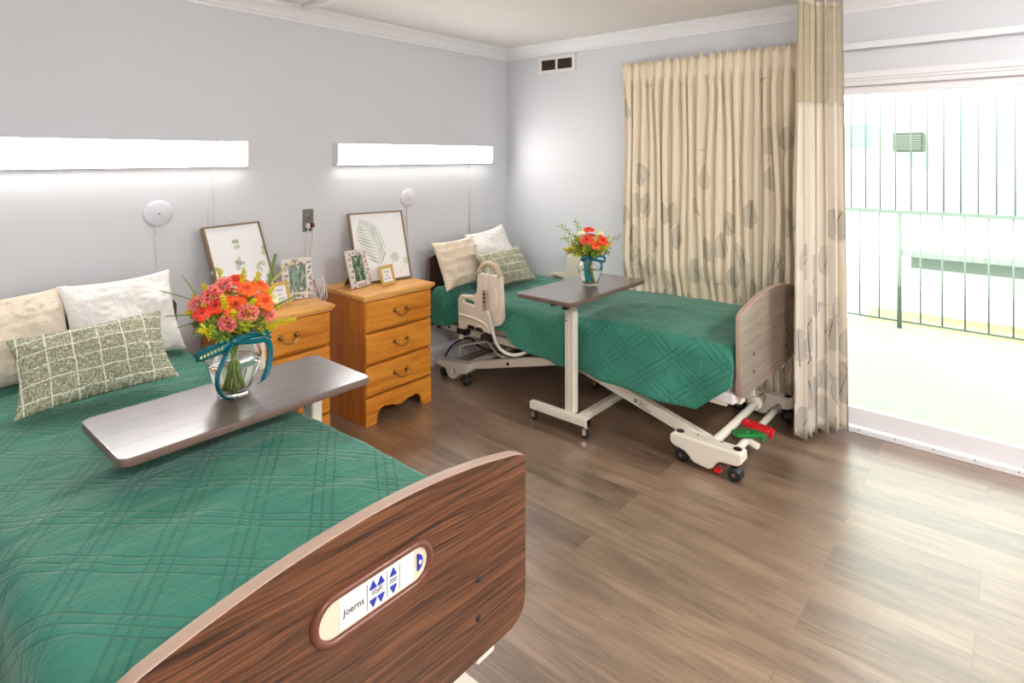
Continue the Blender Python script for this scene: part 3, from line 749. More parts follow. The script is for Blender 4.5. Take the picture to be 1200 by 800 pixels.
# ------------------------------------------------------------------ beds
BX, BYF, HW = -.51, -2.29, .44
RAIL = [(-.463, .403), (-.457, .600), (-.480, .632), (-.605, .643), (-.633, .668), (-.637, .800), (-.845, .800), (-.862, .530), (-.835, .492), (-.775, .470), (-.757, .421), (-.70, .425), (-.56, .440), (-.52, .403)]
def side_rail(bed, sx, dz, name='side_rail'):
    x = sx*(HW+.055)
    ol = rounded([(y, z+dz) for y, z in RAIL], [.006, .02, .03, .02, .02, .01, .012, .03, .03, .02, .01, .01, .01, .006])
    hole = rounded([(y, z+dz) for y, z in [(-.505, .588), (-.505, .612), (-.605, .606), (-.615, .578)]], .012)
    r = obj(name, MB().mesh(curve_mesh([ol, hole], .030, .009), YZ(x)), 'cream_plastic', bed)
    # raised border ribs and moulded pocket
    arc = [(x, -.650-.175*.5+.0875*math.cos(a)*1.0, .79+dz+.075*math.sin(a)) for a in [PI*i/14 for i in range(15)]]
    obj('hand_grip', MB().tube(arc, .018, 12), 'grip_tan', r)
    xo = x+sx*.016 if sx < 0 else x+.016
    xo = x+sx*.014
    obj('moulded_rib', MB().tube(smooth_path([(xo, -.475, .50+dz), (xo, -.60, .497+dz), (xo, -.70, .480+dz), (xo, -.735, .455+dz), (xo, -.745, .43+dz)]), .010, 8), 'cream_plastic', r)
    obj('moulded_panel', MB().mesh(curve_mesh([rounded([(y, z+dz) for y, z in [(-.745, .55), (-.80, .57), (-.815, .62), (-.80, .73), (-.765, .68), (-.735, .62)]], .02)], .012, .004), YZ(xo)), 'cream_plastic', r)
    obj('warning_label', MB().box((xo-sx*.002+sx*.003, -.555, .425+dz), (xo-sx*.004, -.61, .448+dz)).box((xo+sx*.001, -.63, .425+dz), (xo-sx*.004, -.685, .446+dz)), 'ink_black', r)
    obj('mounting_peg', MB().cyl((x, -.475, .335+dz), (x, -.475, .41+dz), .018, 14), 'cream_plastic', r)
    for y in (-.50, -.72): obj('clamp', MB().box((x-.022, y-.045, .372+dz), (x+.022, y+.045, .410+dz)).cyl((x+sx*.02, y, .39+dz), (x+sx*.032, y, .39+dz), .016, 12), 'black_plastic', r, bevel=.005)

FOOTC = [(-1.962, .146), (-2.305, .146), (-2.31, .098), (-2.285, .080), (-2.20, .074), (-2.18, .055), (-2.165, .030), (-2.145, .020), (-2.065, .030), (-2.045, .055), (-2.02, .074), (-1.965, .082), (-1.945, .098), (-1.945, .135)]
HEADC = [(-.175, .120), (-.30, .132), (-.50, .155), (-.515, .12), (-.47, .082), (-.42, .072), (-.39, .05), (-.36, .022), (-.31, .018), (-.285, .045), (-.27, .075), (-.22, .085), (-.175, .085)]
def caster(parent, x, y, r=.035, w=.028):
    c = obj('caster', MB().lathe([(.004, -w-.004), (r*.6, -w-.004), (r*.92, -w+.002), (r, -w*.6), (r, -.006), (r*.8, -.003), (r*.8, .003), (r, .006), (r, w*.6), (r*.92, w-.002), (r*.6, w+.004), (.004, w+.004)], (x, y, r), 24, axis=(1, 0, 0)), 'black_rubber', parent)
    obj('hub', MB().cyl((x-w-.008, y, r), (x+w+.008, y, r), .009, 12).cyl((x, y, r), (x, y, r+.05), .010, 10), 'band_dark', c)

def hospital_bed(xc, y0, dz, label, panel, head_mat, foot_mat, near):
    bed = thing('hospital_bed', label, 'bed', (xc, y0, 0), 0, 'hospital beds')
    yf = BYF
    # boards
    def board(name, y, zb, zt, arch, mats, th, cut):
        n = 24; top = [(-HW+.035+(2*HW-.07)*i/n, zt+arch*(1-((i/n)*2-1)**2)) for i in range(n+1)]
        ol = [(-HW+cut, zb), (-HW+cut*.45, zb+cut*.16), (-HW+cut*.14, zb+cut*.5), (-HW, zb+cut*1.05), (-HW, zt-.03), (-HW+.01, zt-.010)] + top + [(HW-.01, zt-.010), (HW, zt-.03), (HW, zb+cut*1.05), (HW-cut*.14, zb+cut*.5), (HW-cut*.45, zb+cut*.16), (HW-cut, zb)]
        ol = ol[::-1]
        me = curve_mesh([ol], th, .003); mb = MB().mesh(me, XZ(y))
        for k, f in enumerate(mb.f):
            n_ = (mb.v[f[1]]-mb.v[f[0]]).cross(mb.v[f[2]]-mb.v[f[1]])
            if n_.length > 0 and abs(n_.normalized().y) < .9: mb.mi[k] = 1; mb.sm[k] = True
        return obj(name, mb, mats, bed)
    hb = board('headboard', -.085, .42+dz, .835+dz, .045, [head_mat, 'band_dark'], .024, .03)
    fb = board('footboard', yf, .392+dz, .805+dz, .048, [foot_mat, 'band_taupe'], .030, .055)
    for sx in (-1, 1):
        for z in (.575, .487): obj('bolt', MB().lathe([(0, .004), (.007, .003), (.0085, 0), (.0085, -.01)], (sx*.27, yf-.015, z+dz), 16, axis=(0, -1, 0)), 'black_plastic', fb)
    # deck frame and platform
    mb = MB()
    for sx in (-1, 1): mb.box((sx*(HW-.035), -.115, .345+dz), (sx*(HW-.005), yf+.06, .390+dz))
    for y in (-.13, -.75, -1.2, -1.7, yf+.08): mb.box((-HW+.035, y-.02, .350+dz), (HW-.035, y+.02, .388+dz))
    obj('deck_frame', mb, 'cream_metal', bed, bevel=.004)
    obj('bolt_hole', MB().cyl((-HW+.0, -.30, .368+dz), (-HW+.006, -.30, .368+dz), .009, 12).cyl((-HW+.0, -.62, .368+dz), (-HW+.006, -.62, .368+dz), .009, 12), 'ink_black', bed)
    obj('mattress_deck', MB().box((-HW+.02, -.12, .395+dz), (HW-.02, yf+.05, .445+dz)), 'cream_plastic', bed, bevel=.01)
    for x in (-.33, .33):
        obj('board_bracket', MB().box((x-.03, yf+.016, .34+dz), (x+.03, yf+.075, .46+dz)), 'cream_metal', bed, bevel=.006)
        obj('board_bracket', MB().box((x-.03, -.115, .38+dz), (x+.03, -.098, .52+dz)), 'cream_metal', bed, bevel=.003)
    obj('corner_bumper', MB().box((-HW-.005, yf+.02, .362+dz), (-HW+.06, yf+.14, .412+dz)), 'mattress_cloth', bed, bevel=.01)
    obj('bar_knob', MB().cyl((-HW-.012, -.135, .37+dz), (-HW+.02, -.135, .37+dz), .020, 12).cyl((-HW-.012, -.205, .355+dz), (-HW+.02, -.205, .355+dz), .014, 12), 'black_plastic', bed)
    # bases
    for sx in (-1, 1):
        x = sx*(HW-.03)
        b = obj('base_cover', MB().mesh(curve_mesh([rounded(FOOTC, .014, 4)], .085, .010), YZ(x)), 'cream_metal', bed)
        for y in (-1.985, -2.275): obj('cap', MB().cyl((x, y, .146), (x, y, .149), .020, 18), 'ink_black', b)
        for y in (-2.07, -2.19): obj('screw', MB().cyl((x-sx*.0+.02, y, .146), (x+.02, y, .148), .005, 10), 'ink_black', b)
        caster(b, x-sx*.012, -1.995); caster(b, x+sx*.010, -2.27)
        h = obj('base_bracket', MB().mesh(curve_mesh([rounded(HEADC, .012, 4), [(-.345+.020*math.cos(a), .075+.022*math.sin(a)) for a in [2*PI*i/14 for i in range(14)]]], .070, .006), YZ(x)), 'cream_metal', bed)
        caster(h, x-sx*.01, -.215, .032, .020); caster(h, x+sx*.01, -.455, .034, .024)
        # lifting arms: U-channel beams
        arm = MB().bar((x-sx*.055, -.47, .125), (x-sx*.04, -1.22, .33+dz), .045, .055)
        a = obj('lifting_arm', arm, 'cream_metal', bed, bevel=.006)
        obj('arm_emblem', MB().cyl((x-sx*.018-.0005*sx, -.80, .213), (x-sx*.0165, -.80, .213), .011, 14), 'ink_black', a)
        arm = MB().bar((x-sx*.060, -2.13, .105), (x-sx*.045, -1.30, .335+dz), .045, .060)
        a = obj('lifting_arm', arm, 'cream_metal', bed, bevel=.006)
        if near and sx < 0:
            # maker's emblem and small words on the arm side
            p0 = Vector((x-sx*.060, -2.13, .105)); p1 = Vector((x-sx*.045, -1.30, .335+dz)); d = (p0-p1).normalized(); nrm = Vector((-1, 0, 0)); ey = d.cross(nrm)*-1
            ey = nrm.cross(d).normalized(); o_ = p1+(p0-p1)*.50
            mm = basis(d, ey, nrm, o_+Vector((-.0285, 0, 0)))
            obj('emblem', MB().mesh(curve_mesh([[(.010*math.cos(q), .010*math.sin(q)) for q in [2*PI*i/18 for i in range(18)]], [(.005*math.cos(q), .005*math.sin(q)) for q in [2*PI*i/12 for i in range(12)]]], .001), mm), 'ink_black', a)
            obj('lettering', MB().mesh(curve_mesh(None, .001, 0, 'Joerns', .016), mm @ Matrix.Translation((.045, .007, 0))).mesh(curve_mesh(None, .001, 0, 'UltraCare', .018), mm @ Matrix.Translation((.058, -.010, 0))), 'ink_black', a)
    obj('cross_tube', MB().cyl((-HW+.02, -2.145, .125), (HW-.02, -2.145, .125), .021, 16), 'cream_metal', bed)
    obj('cross_tube', MB().cyl((-HW+.02, -2.235, .090), (HW-.02, -2.235, .090), .018, 16), 'cream_metal', bed)
    obj('cross_tube', MB().cyl((-HW+.02, -.40, .11), (HW-.02, -.40, .11), .020, 16), 'cream_metal', bed)
    obj('collar', MB().cyl((.22, -2.145, .125), (.27, -2.145, .125), .034, 18), 'cream_metal', bed)
    obj('upright_plate', MB().box((.26, -2.13, .13), (.285, -2.00, .345+dz)), 'cream_metal', bed, bevel=.006)
    # pedals
    def pedal(x, y, mat, ang, tilt):
        m = Matrix.Translation((x, y, .125)) @ Matrix.Rotation(ang, 4, 'Z') @ Matrix.Rotation(tilt, 4, 'X')
        ol = rounded([(-.030, .03), (.030, .03), (.034, -.045), (.028, -.115), (-.028, -.115), (-.034, -.045)], .016)
        mb = MB().mesh(curve_mesh([ol], .020, .006), m, smooth=False)
        p = obj('pedal', mb, mat, bed)
        obj('pedal_tip', MB().mesh(curve_mesh([rounded([(-.028, -.108), (.028, -.108), (.029, -.130), (-.029, -.130)], .006)], .034, .006), m @ Matrix.Translation((0, .0, -.010))), mat, p)
        obj('rivet', MB().lathe([(0, .0125), (.004, .012), (.005, .010)], (0, 0, 0), 10).lathe([(0, .0125), (.004, .012), (.005, .010)], (0, -.05, 0), 10), 'chrome', p).matrix_local = m
        return p
    pedal(-.200, -2.205, 'green_pedal', .80, .06); pedal(-.045, -2.200, 'red_pedal', .12, .14)
    obj('pedal_lever', MB().bar((-.155, -2.235, .085), (-.130, -2.285, .055), .03, .035), 'cream_metal', bed, bevel=.01)
    obj('brake_tab', MB().box((-HW+.0, -2.20, .012), (-HW+.045, -2.165, .028)), 'red_pedal', bed, bevel=.004)
    obj('motor', MB().box((-.10, -1.55, .27+dz), (.10, -.95, .345+dz)), 'black_plastic', bed, bevel=.01)
    obj('link_rod', MB().tube(smooth_path([(-.34, -.30, .13), (-.36, -.33, .20), (-.37, -.36, .235), (-.37, -.58, .305), (-.37, -.62, .30), (-.35, -.68, .235), (-.33, -.78, .225)], 6), .007, 8), 'cream_metal', bed)
    obj('power_cable', MB().tube(smooth_path([(-.38, -.19, .11), (-.36, -.26, .22), (-.30, -.36, .27), (-.28, -.46, .22), (-.22, -.6, .20), (-.15, -.75, .22), (-.1, -.95, .29+dz)]), .006, 8), 'cord_black', bed)
    side_rail(bed, -1, dz); side_rail(bed, 1, dz)
    if panel:
        def place(w, h, dy): return XZ(yf-dy)
        zc = .695+dz+.012; xc_ = -.010; bx = XZ(yf-.0150) @ Matrix.Translation((xc_, zc, 0))
        def stad(w, h, n=12):
            r = h/2; o_ = []
            for sgn, a0 in ((1, -PI/2), (-1, PI/2)):
                for i in range(n+1): a = a0+PI*i/n; o_.append((sgn*(w/2-r)+r*math.cos(a), r*math.sin(a)))
            return o_
        cp = obj('control_panel', MB().mesh(curve_mesh([stad(.250, .070)], .004, .001), bx @ Matrix.Translation((0, 0, .001))), 'panel_beige', bed)
        obj('bezel', MB().mesh(curve_mesh([stad(.276, .094), stad(.248, .066)], .018, .007), bx @ Matrix.Translation((0, 0, .002)), smooth=True), 'bezel_brown', cp)
        obj('label_plate', MB().mesh(curve_mesh([[(-.082, -.029), (.088, -.029), (.088, .029), (-.082, .029)]], .001), bx @ Matrix.Translation((0, 0, .0036))), 'panel_label', cp)
        up = bx @ Matrix.Translation((0, 0, .0052))
        obj('lettering', MB().mesh(curve_mesh(None, .0008, 0, 'Joerns', .0175), up @ Matrix.Translation((-.052, -.001, -.0006))), 'ink_black', cp)
        for bx_, by_, sg in ((-.010, .0165, 1), (.008, .0165, 1), (-.010, -.0165, -1), (.008, -.0165, -1), (.037, .0165, 1), (.037, -.0165, -1)):
            tri = rounded([(bx_-.0085, by_-.007*sg), (bx_+.0085, by_-.007*sg), (bx_, by_+.009*sg)][::sg], .002, 3)
            obj('button', MB().mesh(curve_mesh([tri], .003, .0008), up), 'blue_button', cp)
        sym = MB()
        for q in (-.0018, .0028): sym.mesh(curve_mesh([[(-.013, q), (-.005, q+.002), (0, q-.003), (.006, q+.003), (.012, q), (.012, q+.0014), (.006, q+.0044), (0, q-.0016), (-.005, q+.0034), (-.013, q+.0014)]], .0006), up)
        for q in (-.0025, .002): sym.mesh(curve_mesh([[(.028, q), (.046, q), (.046, q+.0015), (.028, q+.0015)]], .0006), up)
        for q in (-.024, .022, .052): sym.mesh(curve_mesh([[(q, -.024), (q+.0008, -.024), (q+.0008, .024), (q, .024)]], .0006), up)
        obj('symbols', sym, 'ink_black', cp)
        hm = [(.094, -.017)]+[(.094+.014*math.cos(a), .017*math.sin(a)) for a in [-PI/2+PI*i/12 for i in range(13)]]+[(.094, .017)]
        k = obj('lock_button', MB().mesh(curve_mesh([hm], .003, .0008), up @ Matrix.Translation((.003, .002, 0))), 'blue_button', cp)
        obj('lock_lamp', MB().mesh(curve_mesh([[(.103+.0035*math.cos(a), .0045*math.sin(a)) for a in [2*PI*i/12 for i in range(12)]]], .004), up @ Matrix.Translation((.0, .002, .001))), 'panel_label', cp)
    return bed
bed2 = hospital_bed(BX, 0, 0, 'far hospital bed against the curtain wall with brown footboard and exposed base', False, 'walnut_head', 'walnut_far', True)
B1X, B1Y, B1Z = -3.085, -.07, .022
bed1 = hospital_bed(B1X, B1Y, B1Z, 'near hospital bed with walnut footboard holding a control panel', True, 'walnut_head', 'walnut_footboard', False)

def mattress(xc, y0, dz, label):
    mb = MB().box((-HW+.005, -1.07, 0), (HW-.005, 1.07, .148)); o = obj('mattress', mb, 'mattress_cloth', loc=(xc, y0-1.185, .447+dz), bevel=.035, seg=4); tag(o, label, 'mattress', 'mattresses')
mattress(BX, 0, 0, 'pale mattress under the green spread of the far bed')
mattress(B1X, B1Y, B1Z, 'pale mattress under the green spread of the near bed')

def bedspread(xc, y0, dz, label, hemL, hemR, seed):
    zt = .612+dz; W = HW+.012; r = .055; Y0, Y1 = -.118, BYF+.020
    ny, nx = 200, 150
    def lerp(tab, y):
        if y >= tab[0][0]: return tab[0][1]
        for (a, za), (b, zb) in zip(tab, tab[1:]):
            if y >= b: k = (a-y)/(a-b); return za+(zb-za)*k
        return tab[-1][1]
    def fn(u, v):
        y = Y0+(Y1-Y0)*v; s_ = u*2-1; sg = -1 if s_ < 0 else 1
        hem = lerp(hemL if sg < 0 else hemR, y)+dz; flat = W-r; arcl = r*PI/2; hang = max(zt-r-hem, .0)
        # param: |s| 0..0.62 flat, ..0.72 corner, ..1 hang
        a = abs(s_)
        wr = .010*nz(s_*2.2+seed, y*1.6, 1)+.006*nz(s_*6, y*5+seed, 2)+.0035*nz(s_*4+y*9, y*16+seed, 3)
        if a < .60:
            k = a/.60; X_ = flat*k; Z_ = zt; al = X_; nx_, nz_ = 0, 1
        elif a < .72:
            k = (a-.60)/.12; th = k*PI/2; X_ = flat+r*math.sin(th); Z_ = zt-r+r*math.cos(th); al = flat+arcl*k; nx_, nz_ = math.sin(th), math.cos(th)
        else:
            k = (a-.72)/.28; X_ = W+.030*k*(1+.6*math.sin(y*7+seed)+.5*nz(y*5, seed))*(0 if xc > -1 and sg > 0 else 1)*(1 if xc > -1 else max(0, min(1, (y+2.25)/.35))); Z_ = zt-r-hang*k; al = flat+arcl+hang*k; nx_, nz_ = 1, 0
            wr = wr+.013*k*math.sin(y*19+2*nz(y*2, seed))*min(1, hang/.2)+.006*k*nz(y*14, k*4, seed)
            wr = max(wr, -.012)
        # gentle sag / crown along the length, raised foot ridge
        if nz_ > 0:
            Z_ += nz_*(.012*math.cos(X_/W*PI/2)+.018*max(0, min(1, (-1.15-y)/.5))*1.0 - .014*max(0, 1-abs(y+.85)/.55))
        Z_ += nz_*wr; X_ += nx_*wr
        if y > -.36 and sg < 0 and xc > -1: # puffed fold beside the pillows of the far bed
            q = math.sin(PI*min(1, (y-(-.36))/.24))
            X_ += .022*q*nx_; Z_ += .020*q*nz_*max(0, a/.6-.3 if a < .6 else .7)
        dn = max(0, (y-(Y0-.03))/.03); dn2 = max(0, ((Y1+.022)-y)/.022)
        Z_ -= .05*min(1, dn)**2*(nz_)+.10*min(1, dn2)**1.6*nz_
        X_ -= .03*min(1, dn)*nx_
        return (sg*X_, y+1.2, Z_), (sg*al+3, y+5)
    o = obj('bedspread', MB().grid(nx, ny, fn), 'quilt_green', loc=(xc, y0-1.2, 0), solid=.006)
    tag(o, label, 'bedspread', 'green bedspreads')
bedspread(BX, 0, 0, 'green quilted bedspread draped down the side of the far bed',
          [(-.12, .40), (-.30, .385), (-.42, .42), (-.50, .462), (-.86, .462), (-.93, .40), (-1.05, .355), (-1.30, .33), (-1.75, .318), (-2.085, .298), (-2.12, .33), (-2.27, .46)],
          [(-.12, .56), (-2.27, .56)], 1.3)
bedspread(B1X, B1Y, B1Z, 'green quilted bedspread covering the near bed under the grey table top',
          [(-.12, .35), (-2.27, .33)], [(-.12, .42), (-.50, .465), (-.90, .465), (-1.05, .40), (-2.1, .40), (-2.27, .48)], 5.7)

# hand control and its cable, hooked on the far bed's rail
t = thing('hand_control', 'greyish hand control with coiled cable hanging on the far bed rail', 'bed remote', (BX-HW-.083, -.725, .57))
obj('handset', MB().mesh(curve_mesh([rounded([(-.022, 0), (.016, -.005), (.020, .06), (.022, .13), (-.010, .135), (-.018, .07)], .01)], .020, .004), YZ(0)), 'band_taupe', t)
mb = MB()
for z in (.05, .075, .10): mb.box((-.013, -.008, z), (-.0095, .008, z+.012))
obj('keys', mb, 'ink_black', t)
obj('hook', MB().tube(smooth_path([(0, 0, .13), (-.002, -.005, .17), (0, -.01, .22), (.01, -.015, .245), (.03, -.016, .235)]), .005, 8), 'cord_white', t)
obj('cable', MB().tube(smooth_path([(0, -.005, 0), (-.004, -.035, -.02), (-.006, -.055, -.07), (-.004, -.075, -.14), (.0, -.105, -.20), (.01, -.155, -.235), (.03, -.215, -.243), (.05, -.275, -.222), (.10, -.32, -.19)]), .011, 10), 'cord_white', t)

# ------------------------------------------------------------------ cushions
def cushion(name, label, ctr, ex, ey, w, h, t, mat, kind, seed, group=None):
    ex = Vector(ex).normalized(); ey = Vector(ey); ey = (ey-ex*ey.dot(ex)).normalized(); m = basis(ex, ey, ex.cross(ey), ctr)
    mb = MB(); n = 64
    def fn(side):
        def f(u, v):
            a, b = u*2-1, v*2-1
            x = w/2*a*(1-.10*(1-b*b)*abs(a)**1.5); y = h/2*b*(1-.10*(1-a*a)*abs(b)**1.5)
            e = max(0, (1-a**2)*(1-b**2)); z = side*t/2*(e**.42)
            k = min(1, e*4)
            if kind == 'plaid': d = .010*nz(a*3+seed, b*3)*k+.004*nz(a*9, b*9, seed)*k
            elif kind == 'ruffle':
                d = .010*nz(a*3+seed, b*3)*k
                bb_ = (b+1)*2.6+.35*nz(a*2.5, seed)+.10*nz(a*9, seed); fr = bb_-math.floor(bb_)
                if side > 0: d += .034*k*max(0, (fr-.35)/.65)**1.2*(.7+.5*nz(a*3+math.floor(bb_), seed))
                d += .004*nz(a*26, b*26, seed)*k
            else: d = .020*nz(a*2+seed, b*2)*k+.007*nz(a*8, b*8, seed)*k+.0035*nz(a*34, b*34, seed)
            if kind == 'slump': d += -.03*max(0, -b)*k
            z += d if side > 0 else -d*.5
            # creases running in from the corners
            z -= side*.012*k*max(0, 1-abs(abs(a)-abs(b))*5)*max(0, abs(a)-.45)
            return tuple(m.to_3x3() @ Vector((x, y, z))), (x, y)
        return f
    mb.grid(n, n, fn(1)); mb.grid(n, n, fn(-1), flip=True)
    o = obj(name, mb, mat, loc=ctr); tag(o, label, 'cushion', 'cushions on the beds'); return o
# near bed
cushion('cushion', 'fluffy cream cushion at the left end of the near bed', (-3.315, -.255, .815), (1, .05, .02), (0, .42, .9), .47, .38, .17, 'fleece_cream', 'fleece', 1)
cushion('cushion', 'fluffy white cushion leaning at the head of the near bed', (-2.90, -.275, .825), (1, .06, .015), (.02, .42, .9), .45, .39, .15, 'fleece_white', 'fleece', 4)
cushion('lumbar_cushion', 'long green-grey plaid cushion in front on the near bed', (-3.105, -.655, .785), (1, -.10, .050), (.03, .70, .72), .50, .310, .13, 'plaid_woven', 'plaid', 2)
# far bed
cushion('cushion', 'cream ruffled cushion at the left head of the far bed', (-.835, -.290, .800), (1, -.05, .05), (-.22, .42, .9), .38, .35, .13, 'ruffle_cream', 'ruffle', 6)
cushion('cushion', 'plain white cushion in the corner at the head of the far bed', (-.42, -.230, .815), (1, .03, .10), (-.14, .42, .9), .44, .38, .13, 'fleece_white', 'fleece', 8)
cushion('lumbar_cushion', 'green-grey plaid cushion leaning on the white one on the far bed', (-.555, -.480, .750), (1, .06, -.02), (-.08, .58, .8), .53, .290, .12, 'plaid_woven', 'plaid', 9)

# ------------------------------------------------------------------ overbed tables
def overbed_table(xc, yc, zt, px, py, bdir, label, rz=0):
    t = thing('overbed_table', label, 'overbed table', (xc, yc, 0), rz, 'overbed tables'); W, D = .785, .375
    ol = rounded([(-W/2, -D/2), (W/2, -D/2), (W/2, D/2), (-W/2, D/2)], .035, 8)
    me = curve_mesh([ol], .024, .005); mb = MB().mesh(me, Matrix.Translation((0, 0, zt-.012)))
    for k, f in enumerate(mb.f):
        n_ = (mb.v[f[1]]-mb.v[f[0]]).cross(mb.v[f[2]]-mb.v[f[1]])
        if n_.length > 0 and abs(n_.normalized().z) < .95: mb.mi[k] = 1; mb.sm[k] = True
    obj('table_top', mb, ['table_laminate', 'band_dark'], t)
    mb = MB().box((px-.023, py-.032, .10), (px+.023, py+.032, zt-.115))
    post = obj('post', mb, 'cream_metal', t, bevel=.008)
    g = MB()
    for s_ in (-.012, .012): g.box((px-.0235, py+s_-.001, .12), (px-.0225, py+s_+.001, zt-.13))
    obj('groove', g, 'band_taupe', post)
    obj('screw', MB().cyl((px-.0245, py+.021, zt-.155), (px-.022, py+.021, zt-.155), .004, 8).cyl((px-.0245, py+.021, zt-.18), (px-.022, py+.021, zt-.18), .005, 8), 'ink_black', post)
    obj('neck', MB().box((px-.018, py-.026, zt-.118), (px+.018, py+.026, zt-.040)), 'cream_metal', t, bevel=.004)
    obj('support_arm', MB().box((px-.03, py-.03, zt-.042), (px+bdir*.34, py+.03, zt-.0245)), 'cream_metal', t, bevel=.003)
    k = obj('release_lever', MB().bar((px-.02, py+.02, zt-.078), (px-.085, py+.085, zt-.088), .035, .016).cyl((px-.028, py+.02, zt-.115), (px-.028, py+.02, zt-.040), .020, 12), 'black_plastic', t, bevel=.006)
    def cst(x, y):
        c = obj('caster', MB().lathe([(0, -.011), (.018, -.011), (.022, -.007), (.022, .007), (.018, .011), (0, .011)], (x, y, .022), 18, axis=(1, 0, 0)), 'black_rubber', t)
        obj('fork', MB().box((x-.015, y-.010, .02), (x-.012, y+.012, .052)).box((x+.012, y-.010, .02), (x+.015, y+.012, .052)).box((x-.015, y-.010, .049), (x+.015, y+.012, .053)).cyl((x, y, .05), (x, y, .068), .008, 10), 'chrome', c)
    xb = px-bdir*.03
    y_near, y_far = py-.135, py+.265
    obj('base_beam', MB().box((xb-.02, y_near, .068), (xb+.02, y_far, .110)), 'cream_metal', t, bevel=.003)
    obj('beam_cap', MB().box((xb-.018, y_near-.003, .070), (xb+.018, y_near, .108)), 'black_plastic', t, bevel=.001)
    obj('base_beam', MB().box((xb+bdir*.02, py-.085, .068), (xb+bdir*.62, py-.045, .108)), 'cream_metal', t, bevel=.003)
    obj('base_beam', MB().box((xb+bdir*.62, py-.13, .068), (xb+bdir*.66, py+.25, .108)), 'cream_metal', t, bevel=.003)
    for x, y in ((xb, y_near+.02), (xb, y_far-.02), (xb+bdir*.64, py-.11), (xb+bdir*.64, py+.23)): cst(x, y)
overbed_table(-.902, -1.385, .80, -1.015+.902, -1.375+1.385, 1, 'dark overbed table on a cream post reaching across the far bed')
overbed_table(-2.885, -1.350, .76, -2.535+2.885, -1.215+1.350, -1, 'overbed table with pale-glared top reaching over the near bed')

# ------------------------------------------------------------------ flowers
def vase(c, s, label, bow_side, rib_label):
    t = thing('vase', label, 'vase', c, 0, 'vases of flowers')
    out = [(0, 0), (.046, 0), (.051, .004), (.050, .010), (.056, .030), (.070, .065), (.082, .100), (.086, .125), (.081, .145), (.063, .165), (.046, .182), (.041, .192), (.046, .205), (.060, .222), (.072, .236)]
    inn = [(.0700, .236), (.0575, .222), (.0435, .205), (.0385, .192), (.0435, .182), (.0605, .165), (.0785, .145), (.0835, .125), (.0795, .100), (.0675, .065), (.0535, .030), (.046, .016), (0, .014)]
    obj('glass_body', MB().lathe([(r*s, z*s) for r, z in out+inn], n=48), 'vase_glass', t)
    ring = [(.0465*s*math.cos(a), .0465*s*math.sin(a), .190*s) for a in [2*PI*i/32 for i in range(32)]]
    band = MB().lathe([(.0425*s, .178*s), (.0455*s, .181*s), (.0455*s, .199*s), (.0435*s, .202*s), (.0425*s, .199*s), (.0425*s, .178*s)], n=32)
    rb = obj('ribbon', band, 'ribbon_teal', t)
    def strip(pts, w, tw=(0, 0, 1), nm='ribbon_loop'):
        P = smooth_path(pts, 8); mb = MB(); n = len(P)-1
        wd = Vector(tw)
        def fn(u, v):
            i = round(u*n); p = P[i]; d = (P[min(i+1, n)]-P[max(i-1, 0)]).normalized(); sd = (wd-d*wd.dot(d)); sd = sd.normalized() if sd.length > 1e-4 else d.orthogonal().normalized()
            return (tuple(p+sd*w*(v-.5))), (u, v)
        mb.grid(n, 3, fn)
        o = obj(nm, mb, 'ribbon_teal', rb, solid=.0012)
        return o
    b = Vector(bow_side); Fw = Vector((-3.78-c[0], -3.30-c[1], 0)).normalized(); R = Vector((-Fw.y, Fw.x, 0))   # the bow side and its right
    k = Fw*.048*s; z = .190*s
    def q(r_, f_, z_): return tuple(R*r_*s+Fw*f_*s+Vector((0, 0, z_*s)))
    if s > .97:
        strip([q(.005, .05, .190), q(-.035, .062, .185), (q(-.085, .060, .168)), q(-.108, .055, .150), q(-.080, .070, .158), q(-.03, .066, .172), q(.003, .055, .186)], .024)
        strip([q(.0, .052, .190), q(.04, .062, .203), q(.085, .060, .208), q(.108, .05, .195), q(.085, .058, .186), q(.04, .06, .186), q(.003, .055, .188)], .022)
        strip([q(.06, .058, .192), q(.098, .055, .180), q(.108, .055, .150), q(.106, .06, .105), q(.092, .07, .065), q(.070, .08, .050)], .020, (.5, -.3, .3))
        strip([q(-.005, .056, .188), q(-.025, .085, .150), q(-.045, .095, .105), q(-.046, .090, .06), q(-.030, .075, .022), q(.0, .070, .006)], .015, (.6, -.6, .1))
        g = MB()
        for i in range(7): g.add([q(-.030-.010*i, .0725-.0004*i, .176-.0035*i+.003), q(-.036-.010*i, .0725, .176-.0035*i+.004), q(-.036-.010*i, .0725, .171-.0035*i), q(-.031-.010*i, .0725, .171-.0035*i)], [(0, 1, 2, 3)])
        obj('ribbon_print', g, 'ribbon_gold', rb)
    else:
        strip([q(.0, .05, .190), q(.045, .058, .205), q(.085, .055, .205), q(.098, .05, .182), q(.085, .055, .172), q(.045, .06, .180), q(.003, .055, .188)], .016)
        strip([q(.0, .05, .190), q(-.04, .056, .196), q(-.062, .05, .188), q(-.04, .06, .178), q(.0, .055, .186)], .020)
        strip([q(-.01, .056, .188), q(-.022, .07, .150), q(-.020, .078, .10), q(-.012, .068, .04)], .034, (.6, -.6, .0))
        strip([q(.06, .058, .180), q(.075, .07, .150), q(.066, .075, .115)], .014, (.6, -.6, .0))
    obj('knot', MB().lathe([(0, -.014*s), (.010*s, -.010*s), (.013*s, 0), (.010*s, .010*s), (0, .014*s)], q(.0, .054, .190), 12), 'ribbon_teal', rb)
    return t
def water(c, s, label):
    pr = [(0, .0150), (.0450, .0170), (.0528, .031), (.0668, .066), (.0788, .101), (.0818, .115), (0, .115)]
    o = obj('vase_water', MB().lathe([(r*s, z*s) for r, z in pr], n=40), 'vase_water', loc=c); tag(o, label, 'water')

